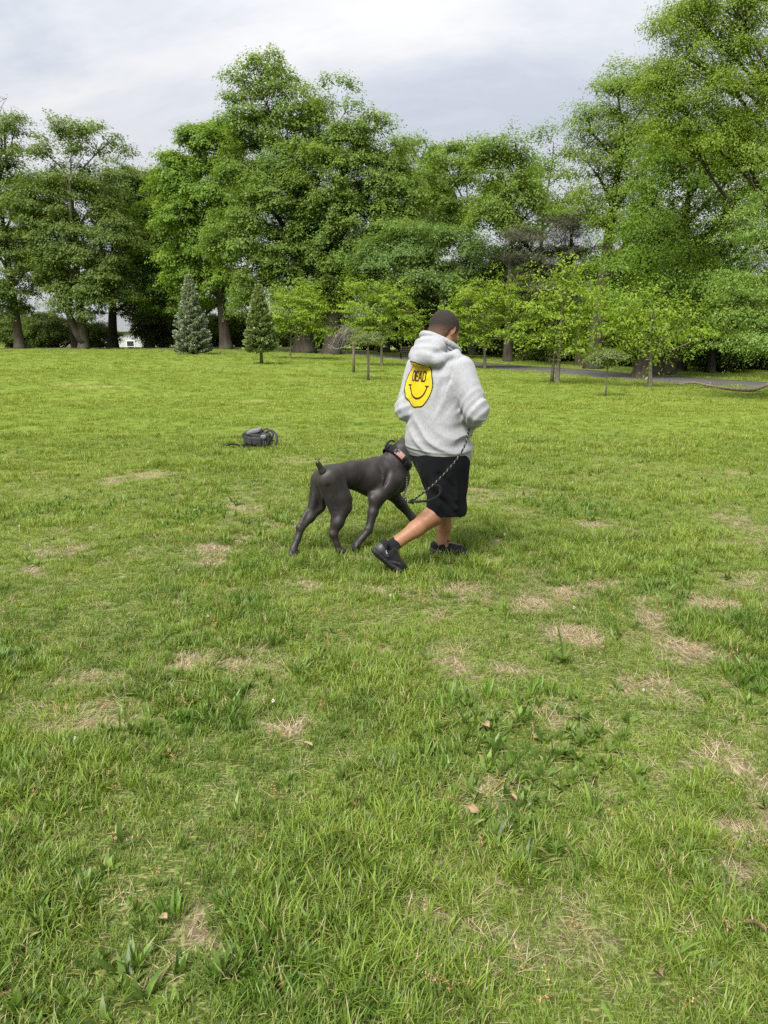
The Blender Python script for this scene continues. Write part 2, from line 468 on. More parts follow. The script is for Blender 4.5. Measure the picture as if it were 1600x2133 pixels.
def build_grass():
    rng = np.random.default_rng(11)
    dryc = (0.42, 0.34, 0.17)
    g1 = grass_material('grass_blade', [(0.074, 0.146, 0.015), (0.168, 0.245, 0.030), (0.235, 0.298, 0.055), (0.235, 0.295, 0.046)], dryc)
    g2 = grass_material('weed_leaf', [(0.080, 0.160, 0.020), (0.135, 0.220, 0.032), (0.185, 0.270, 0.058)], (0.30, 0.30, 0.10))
    g3 = grass_material('far_blade', [(0.074, 0.146, 0.015), (0.168, 0.245, 0.030), (0.235, 0.298, 0.055), (0.235, 0.295, 0.046)], dryc)  # last colour holds the painted look of lit tips on the far lawn
    straw = grass_material('dead_grass', [(0.30, 0.245, 0.145), (0.39, 0.32, 0.20), (0.25, 0.19, 0.105)], (0.45, 0.38, 0.24), 0.15)
    seed = grass_material('seed_head', [(0.36, 0.20, 0.09), (0.42, 0.28, 0.12), (0.50, 0.36, 0.20)], (0.30, 0.12, 0.06), 0.2)
    kinds = bpy.data.collections.new('grass_kinds')
    def reg(o): kinds.objects.link(o)
    for i in range(3):      # 0-2 fine turf
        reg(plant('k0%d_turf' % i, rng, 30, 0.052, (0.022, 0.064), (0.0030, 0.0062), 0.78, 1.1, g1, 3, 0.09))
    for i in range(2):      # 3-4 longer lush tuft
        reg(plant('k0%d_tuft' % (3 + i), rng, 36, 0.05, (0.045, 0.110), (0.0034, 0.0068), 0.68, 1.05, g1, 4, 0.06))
    for i in range(2):      # 5-6 narrow-leaved weed
        reg(plant('k0%d_weed' % (5 + i), rng, 13, 0.022, (0.045, 0.10), (0.008, 0.014), 0.42, 0.5, g2, 4, 0.02))
    for i in range(2):      # 7-8 low broad-leaved rosette
        reg(plant('k0%d_rosette' % (7 + i), rng, 9, 0.012, (0.04, 0.085), (0.014, 0.024), 0.9, 0.75, g2, 4, 0.03))
    for i in range(2):      # 9-10 flat dead grass
        reg(plant('k%02d_straw' % (9 + i), rng, 38, 0.07, (0.03, 0.11), (0.0012, 0.0028), 1.35, 0.35, straw, 2, 0.3))
    # 11 sorrel stalk with rusty seeds
    V, F, T = [], [], []
    for q in range(4):
        v, f = blade_strip((rng.normal() * .01, rng.normal() * .01, 0), rng.random() * 6.28, 0.35, rng.uniform(.10, .16), 0.0022, 0.5, 4)
        k = len(V); V += v; F += [[w + k for w in ff] for ff in f]; T += [0.3] * len(f)
        tip = v[-5:-1]
        for s in range(16):
            b = np.array(v[rng.integers(4, len(v))]) + rng.normal(size=3) * 0.004
            vv, ff = blade_strip(b, rng.random() * 6.28, 0.6, 0.007, 0.005, 0.3, 1)
            k = len(V); V += vv; F += [[w + k for w in g] for g in ff]; T += [rng.random()] * len(ff)
    reg(bpy.data.objects.new('k11_sorrel', mesh_np('k11_sorrel', V, np.array(F), seed, True, attrs={'tint': ('FACE', T)})))
    for i in range(2):      # 12-13 wide patch for the middle distance
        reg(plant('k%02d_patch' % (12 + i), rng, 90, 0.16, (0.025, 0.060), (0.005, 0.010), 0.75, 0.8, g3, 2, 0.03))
    # clover flower
    V, F, T = [], [], []
    v, f = blade_strip((0, 0, 0), 0, 0.05, 0.07, 0.002, 0.1, 2); V += v; F += f; T += [0.2] * 2
    for s in range(40):
        d = rng.normal(size=3); d /= np.linalg.norm(d)
        vv, ff = blade_strip(np.array([0.005, 0, 0.072]) + d * 0.006, math.atan2(d[1], d[0]), math.acos(d[2]), 0.006, 0.003, 0, 1)
        k = len(V); V += vv; F += [[w + k for w in g] for g in ff]; T += [0.1] * len(ff)
    white = NT('clover_white', 0.8).color((0.75, 0.72, 0.66)).m
    reg(bpy.data.objects.new('k14_clover', mesh_np('k14_clover', V, np.array(F), [white], True, attrs={'tint': ('FACE', T)})))

    P, K, RT, S = [], [], [], []
    def scatter(y0, y1, dens, marg):
        half = lambda y: 0.60 * y + marg
        area_n = int((y1 - y0) * 2 * half(y1) * dens)
        x = rng.uniform(-half(y1), half(y1), area_n); y = rng.uniform(y0, y1, area_n)
        k = np.abs(x) < half(y)
        k &= path_dist(x, y) > PATH_W - 0.05 if y1 > 9 else True
        return x[k], y[k]
    def put(x, y, kind, rot, scl):
        z = terrain(x, y) + 0.02 * (fbm(x, y, 0.9, 3, 7.0) - 0.5) * sm(np.hypot(x, y) / 3)
        P.append(np.stack([x, y, z], 1)); K.append(kind); RT.append(rot); S.append(scl)
    def tilt(n, a):
        return np.stack([rng.normal(0, a, n), rng.normal(0, a, n), rng.uniform(0, 6.283, n)], 1)
    # the lawn proper
    for y0, y1, dens, s0, lod in ((1.0, 2.6, 1450, 0.68, 0), (2.6, 4.2, 1200, 0.70, 0), (4.2, 6.5, 800, 0.78, 0), (6.5, 11, 320, 0.95, 0), (8, 17, 36, 0.85, 1), (15, 30, 12, 1.15, 1), (28, 66, 3.0, 1.6, 1)):
        x, y = scatter(y0, y1, dens, 1.9 if y1 < 12 else 3.0)
        b = bareness(x, y)
        lush = fbm(x, y, 2.6, 3, 12.0) * 0.6 + fbm(x, y, 0.8, 2, 13.0) * 0.4
        keep = rng.random(len(x)) > np.clip((b - 0.22) * 1.1, 0, 0.80)
        x, y, b, lush = x[keep], y[keep], b[keep], lush[keep]
        n = len(x)
        if lod == 0:
            tall = rng.random(n) < np.clip((lush - 0.50) * 4.2, 0.02, 0.75)
            kd = np.where(tall, rng.integers(3, 5, n), rng.integers(0, 3, n))
        else:
            kd = rng.integers(12, 14, n)
        s = s0 * (0.48 + 1.35 * np.clip(lush - 0.18, 0, 0.7)) * rng.uniform(0.75, 1.25, n) * (1 - 0.45 * b)
        put(x, y, kd, tilt(n, 0.18), s)
    # weeds in colonies
    for y0, y1, dens in ((1.0, 3.2, 330), (3.2, 6.5, 130), (6.5, 11, 30)):
        x, y = scatter(y0, y1, dens, 1.0)
        w = fbm(x, y, 1.5, 3, 21.0)
        left = 0.06 * sm((0.4 - x) / 1.4) * sm((3.0 - y) / 1.5)
        k = (rng.random(len(x)) < np.clip((w + left - 0.45 - 0.07 * sm((y - 2.1) / 1.0)) * 6.5, 0.04, 1)) & (rng.random(len(x)) > bareness(x, y))
        x, y, w = x[k], y[k], w[k]
        n = len(x)
        kd = np.where(fbm(x, y, 3.0, 2, 22.0) > 0.53, rng.integers(7, 9, n), rng.integers(5, 7, n))
        put(x, y, kd, tilt(n, 0.22), rng.uniform(0.6, 1.15, n))
    # dead grass on the worn spots and a little everywhere
    for y0, y1, dens in ((1.0, 4.2, 460), (4.2, 9, 180)):
        x, y = scatter(y0, y1, dens, 1.0)
        k = rng.random(len(x)) < np.clip(bareness(x, y) * 0.95, 0.09, 1)
        x, y = x[k], y[k]
        n = len(x)
        put(x, y, rng.integers(9, 11, n), tilt(n, 0.1), rng.uniform(0.6, 1.1, n))
    for y0, y1, dens, kk, sc in ((1.0, 4.0, 11, 11, (0.4, .7)), (4.0, 8.0, 2.5, 11, (0.5, .8)), (1.2, 4, .7, 14, (0.5, .75)), (4, 16, 0.3, 14, (.6, .95))):
        x, y = scatter(y0, y1, dens, 1.0)
        n = len(x)
        put(x, y, np.full(n, kk), tilt(n, 0.35 if kk == 11 else 0.1), rng.uniform(*sc, n))
    P_, K_, R_, S_ = np.concatenate(P), np.concatenate(K), np.concatenate(RT), np.concatenate(S)
    me = bpy.data.meshes.new('grass')
    me.vertices.add(len(P_)); me.vertices.foreach_set('co', P_.astype(np.float32).ravel())
    a = me.attributes.new('kind_index', 'INT', 'POINT'); a.data.foreach_set('value', K_.astype(np.int32))
    a = me.attributes.new('turn', 'FLOAT_VECTOR', 'POINT'); a.data.foreach_set('vector', R_.astype(np.float32).ravel())
    a = me.attributes.new('size', 'FLOAT', 'POINT'); a.data.foreach_set('value', S_.astype(np.float32))
    o = obj('grass', me)
    tag(o, 'short green grass and low weeds covering the lawn', 'grass', kind='stuff')
    ng = bpy.data.node_groups.new('grass_scatter', 'GeometryNodeTree')
    ng.interface.new_socket('Geometry', in_out='INPUT', socket_type='NodeSocketGeometry')
    ng.interface.new_socket('Geometry', in_out='OUTPUT', socket_type='NodeSocketGeometry')
    N = ng.nodes
    gi = N.new('NodeGroupInput'); go = N.new('NodeGroupOutput')
    ci = N.new('GeometryNodeCollectionInfo'); ci.inputs['Collection'].default_value = kinds
    ci.inputs['Separate Children'].default_value = True; ci.inputs['Reset Children'].default_value = True
    ip = N.new('GeometryNodeInstanceOnPoints'); ip.inputs['Pick Instance'].default_value = True
    def na(nm, ty):
        q = N.new('GeometryNodeInputNamedAttribute'); q.data_type = ty; q.inputs['Name'].default_value = nm
        return [s for s in q.outputs if s.enabled][0]
    L = ng.links
    L.new(gi.outputs[0], ip.inputs['Points']); L.new(ci.outputs[0], ip.inputs['Instance'])
    L.new(na('kind_index', 'INT'), ip.inputs['Instance Index'])
    e2r = N.new('FunctionNodeEulerToRotation')
    L.new(na('turn', 'FLOAT_VECTOR'), e2r.inputs[0]); L.new(e2r.outputs[0], ip.inputs['Rotation'])
    L.new(na('size', 'FLOAT'), ip.inputs['Scale'])
    L.new(ip.outputs[0], go.inputs[0])
    md = o.modifiers.new('scatter', 'NODES'); md.node_group = ng
    print('grass points', len(P_))

build_ground()
build_path()
build_grass()
# ---------------------------------------------------------------- trees
def leaf_material(name, lo, hi, tip, trans=0.5, gloss=0.05):
    k = NT(name)
    t = k.attr('tint')
    lo, hi, tip = (tuple(min(.5, q * 1.18) for q in z) for z in (lo, hi, tip))
    c = k.mix(t, lo, hi)
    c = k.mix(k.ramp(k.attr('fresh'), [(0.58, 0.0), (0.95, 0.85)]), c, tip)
    k.leafy(c, trans, gloss * 0.25, 0.5)
    return k.m

LEAF = {   # species: material, leaf length, width ratio, clump radius, flatness, elongation, leaves per clump, twig radius
 'elm':      (leaf_material('elm_leaves', (0.062, 0.112, 0.020), (0.130, 0.192, 0.036), (0.19, 0.25, 0.055)), .25, .55, 1.0, .55, 1.15, 150, .03),
 'maple':    (leaf_material('maple_leaves', (0.072, 0.146, 0.015), (0.152, 0.245, 0.026), (0.215, 0.31, 0.042)), .24, .70, .95, .60, 1.1, 155, .03),
 'oak':      (leaf_material('oak_leaves', (0.072, 0.136, 0.020), (0.155, 0.235, 0.036), (0.215, 0.295, 0.055)), .24, .60, .95, .62, 1.1, 152, .03),
 'hornbeam': (leaf_material('hornbeam_leaves', (0.062, 0.120, 0.025), (0.130, 0.205, 0.048), (0.19, 0.27, 0.07)), .20, .55, .80, .60, 1.15, 150, .025),
 'ash':      (leaf_material('ash_leaves', (0.080, 0.148, 0.014), (0.160, 0.240, 0.028), (0.22, 0.30, 0.04)), .20, .42, .78, .64, 1.15, 140, .025),
 'locust':   (leaf_material('locust_leaves', (0.095, 0.168, 0.011), (0.182, 0.265, 0.020), (0.24, 0.315, 0.032)), .15, .42, .58, .68, 1.2, 130, .02),
 'beech':    (leaf_material('beech_leaves', (0.085, 0.165, 0.022), (0.175, 0.265, 0.048), (0.29, 0.38, 0.10)), .145, .40, .46, .38, 1.7, 95, .012),
 'pine':     (leaf_material('pine_needles', (0.034, 0.042, 0.022), (0.068, 0.072, 0.038), (0.085, 0.085, 0.05), 0.1), .24, .20, .75, .38, 1.3, 240, .03),
 'wood':     (leaf_material('wood_leaves', (0.080, 0.145, 0.010), (0.155, 0.230, 0.018), (0.16, 0.21, 0.04)), .17, .50, .70, .45, 1.3, 130, .02),
 'zelkova':  (leaf_material('zelkova_leaves', (0.115, 0.200, 0.012), (0.205, 0.295, 0.022), (0.27, 0.36, 0.04), 0.45), .115, .42, .36, .22, 2.3, 50, .010),
 'shrub':    (leaf_material('shrub_leaves', (0.050, 0.088, 0.009), (0.105, 0.155, 0.017), (0.12, 0.16, 0.035)), .16, .55, .55, .60, 1.0, 110, .015),
}
BARK = {
 'elm': bark('elm_bark', (0.050, 0.040, 0.032), (0.112, 0.093, 0.075)),
 'oak': bark('oak_bark', (0.026, 0.021, 0.017), (0.072, 0.057, 0.044)),
 'pale': bark('young_bark', (0.095, 0.080, 0.066), (0.20, 0.175, 0.145), 14),
 'grey': bark('grey_twig', (0.16, 0.14, 0.125), (0.30, 0.27, 0.245), 14),
}
def unit(n, rng):
    d = rng.normal(size=(n, 3)); return d / np.linalg.norm(d, axis=1, keepdims=True)

def clumps_in(lobes, cr, rng, k_dens=1.0, bottom=-0.65, back=1.0):
    C, O, Q = [], [], []
    for (x, y, z, rx, ry, rz, dn) in lobes:
        area = 4 * math.pi * (((rx * ry) ** 1.6 + (rx * rz) ** 1.6 + (ry * rz) ** 1.6) / 3) ** (1 / 1.6)
        n = max(5, int(area * dn * k_dens / (cr * cr * 1.45)))
        d = unit(n * 3, rng); d = d[d[:, 2] > bottom][:n]
        f = np.where(rng.random(len(d)) < 0.78, rng.uniform(0.74, 1.06, len(d)), rng.uniform(0.25, 0.72, len(d)))
        c = np.array([x, y, z]) + d * f[:, None] * np.array([rx, ry, rz])
        C.append(c); O.append(d * np.array([1 / rx, 1 / ry, 1 / rz])); Q.append(np.full(len(c), dn))
    C = np.concatenate(C); O = np.concatenate(O); O /= np.linalg.norm(O, axis=1, keepdims=True)
    # thin out what lies deep inside a neighbouring lobe
    deep = np.zeros(len(C), bool)
    for (x, y, z, rx, ry, rz, dn) in lobes:
        deep |= (((C - [x, y, z]) / [rx, ry, rz]) ** 2).sum(1) < 0.42
    keep = (~deep | (rng.random(len(C)) < 0.22)) & ((O[:, 1] < 0.35) | (rng.random(len(C)) < back))
    return C[keep], O[keep]

def leaves_mesh(name, C, O, sp, rng, size_k=1.0, dens_k=1.0, tri=False):
    mat, ll, wr, cr, flat, elong, per, _ = LEAF[sp]
    nc = len(C)
    cs = rng.uniform(0.65, 1.35, nc)
    cnt = np.maximum(8, (per * dens_k * cs ** 1.6 * rng.uniform(0.75, 1.2, nc)).astype(int))
    idx = np.repeat(np.arange(nc), cnt); n = len(idx)
    # clump frame: a = outward horizontal, b = sideways
    a = O.copy(); a[:, 2] *= 0.85 if sp == 'zelkova' else 0.25; a += rng.normal(0, 0.45, (nc, 3)) * [1, 1, 0.3]; a /= np.linalg.norm(a, axis=1, keepdims=True)
    b = np.cross(a, [0, 0, 1.0]); b /= np.linalg.norm(b, axis=1, keepdims=True) + 1e-9
    u = np.cross(b, a)
    d = unit(n, rng); d[:, 2] = np.where(rng.random(n) < 0.75, np.abs(d[:, 2]), d[:, 2])
    rr = rng.random(n) ** 0.33
    d *= rr[:, None]
    # ragged outline: some twigs reach farther
    spoke = 1 + 0.33 * np.sin(np.arctan2(d[:, 1], d[:, 0]) * rng.integers(3, 6, nc)[idx] + rng.random(nc)[idx] * 6.28)
    rad = (cr * cs)[idx] * spoke
    hz = np.hypot(d[:, 0], d[:, 1])
    p = C[idx] + a[idx] * (d[:, :1] * rad[:, None] * elong) + b[idx] * (d[:, 1:2] * rad[:, None]) + u[idx] * ((d[:, 2] * flat - 0.30 * flat * hz ** 2)[:, None] * rad[:, None])
    out = p - C[idx]; out /= np.linalg.norm(out, axis=1, keepdims=True) + 1e-9
    nrm = np.array([0, 0, 0.62]) + 0.45 * O[idx] + 0.55 * out + rng.normal(0, 0.45, (n, 3))
    nrm /= np.linalg.norm(nrm, axis=1, keepdims=True)
    t = out * [1, 1, 0.2] + 0.5 * a[idx] + rng.normal(0, 0.55, (n, 3)) + [0, 0, -0.25]
    t -= nrm * (t * nrm).sum(1, keepdims=True); t /= np.linalg.norm(t, axis=1, keepdims=True) + 1e-9
    s = np.cross(nrm, t)
    L = ll * size_k * rng.uniform(0.6, 1.3, n)[:, None]
    W = L * wr * rng.uniform(0.75, 1.25, n)[:, None]
    v = np.stack([p, p + t * L * 0.45 + s * W * 0.5 - nrm * L * 0.05, p + t * L - nrm * L * 0.16, p + t * L * 0.45 - s * W * 0.5 - nrm * L * 0.05], 1).reshape(-1, 3)
    f = np.arange(4 * n).reshape(-1, 4)
    if tri:      # far off a leaf is two pixels: three corners do
        v = np.stack([p + s * W * 0.62, p + t * L, p - s * W * 0.62], 1).reshape(-1, 3)
        f = np.arange(3 * n).reshape(-1, 3)
    ct = rng.normal(0.5, 0.27, nc)[idx]
    tint = np.clip(0.6 * ct + 0.4 * rng.random(n), 0, 1)
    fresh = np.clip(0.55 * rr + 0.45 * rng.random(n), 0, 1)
    return mesh_np(name, v, f, mat, False, attrs={'tint': ('FACE', tint), 'fresh': ('FACE', fresh)})

def limbs_mesh(name, C, tr, fork, rng, matb, twig, lean=(0, 0), top_frac=0.72, sides=8, nl=None, twigs=True, rmax=9.0):
    zmax = C[:, 2].max(); top = zmax * top_frac; zf = zmax * fork
    T = Tubes()
    hz = np.linspace(0, 1, 12)
    wob = 0.04 * top
    ph = rng.random(2) * 6.28
    ax = lambda h: np.stack([lean[0] * h + wob * 0.35 * np.sin(h * 3 + ph[0]) * h, lean[1] * h + wob * 0.35 * np.sin(h * 2.6 + ph[1]) * h, h * top - 0.15 * (h == 0)], -1)
    tr_of = lambda h: tr * ((1 - h) ** 0.8 * 0.92 + 0.08) * (1 + 0.40 * np.exp(-h * top / (tr * 1.2)))
    hh = np.concatenate([[0, .015, .03, .06], np.linspace(.1, 1, 12)])
    T.add(ax(hh), tr_of(hh), sides + 4)
    nl = nl or int(np.clip(len(C) / 11, 5, 17))
    cen = C[rng.choice(len(C), nl, replace=False)]
    for _ in range(6):
        lab = ((C[:, None] - cen[None]) ** 2).sum(2).argmin(1)
        for q in range(nl):
            if (lab == q).any(): cen[q] = C[lab == q].mean(0)
    for q in range(nl):
        m = C[lab == q]
        if not len(m): continue
        c = cen[q]
        h0 = np.hypot(c[0], c[1])
        za = np.clip(c[2] - rng.uniform(0.55, 0.95) * h0 - 0.06 * top, zf * rng.uniform(0.75, 1.1), top * 0.95)
        h = za / top; A = ax(np.array([h]))[0]
        mid = A * 0.5 + c * 0.5 + rng.normal(0, 0.05 * h0, 3) + [0, 0, 0.10 * h0 * rng.uniform(-.5, 1)]
        P = curve_pts([A, mid, c], 5)
        r0 = min(float(tr_of(np.array(h))) * 0.62, 0.05 * (h0 + 1) + 0.02 * np.sqrt(len(m)))
        r0 = max(min(r0, rmax), twig * 2)
        T.add(P, np.linspace(r0, twig * 1.4, len(P)), 6)
        if twigs:
            for e in m:
                k = np.argmin(((P[3:] - e) ** 2).sum(1) + 0.6 * np.maximum(0, P[3:, 2] - e[2])) + 3
                k = max(2, k - rng.integers(0, 3))
                s = P[k]; L = np.linalg.norm(e - s)
                if L < 0.12: continue
                md = (s + e) / 2 + rng.normal(0, 0.10 * L, 3) + [0, 0, 0.06 * L]
                T.add([s, md, e], [twig * 1.25, twig * 0.8, twig * 0.3], 3)
    return T.mesh(name, matb)

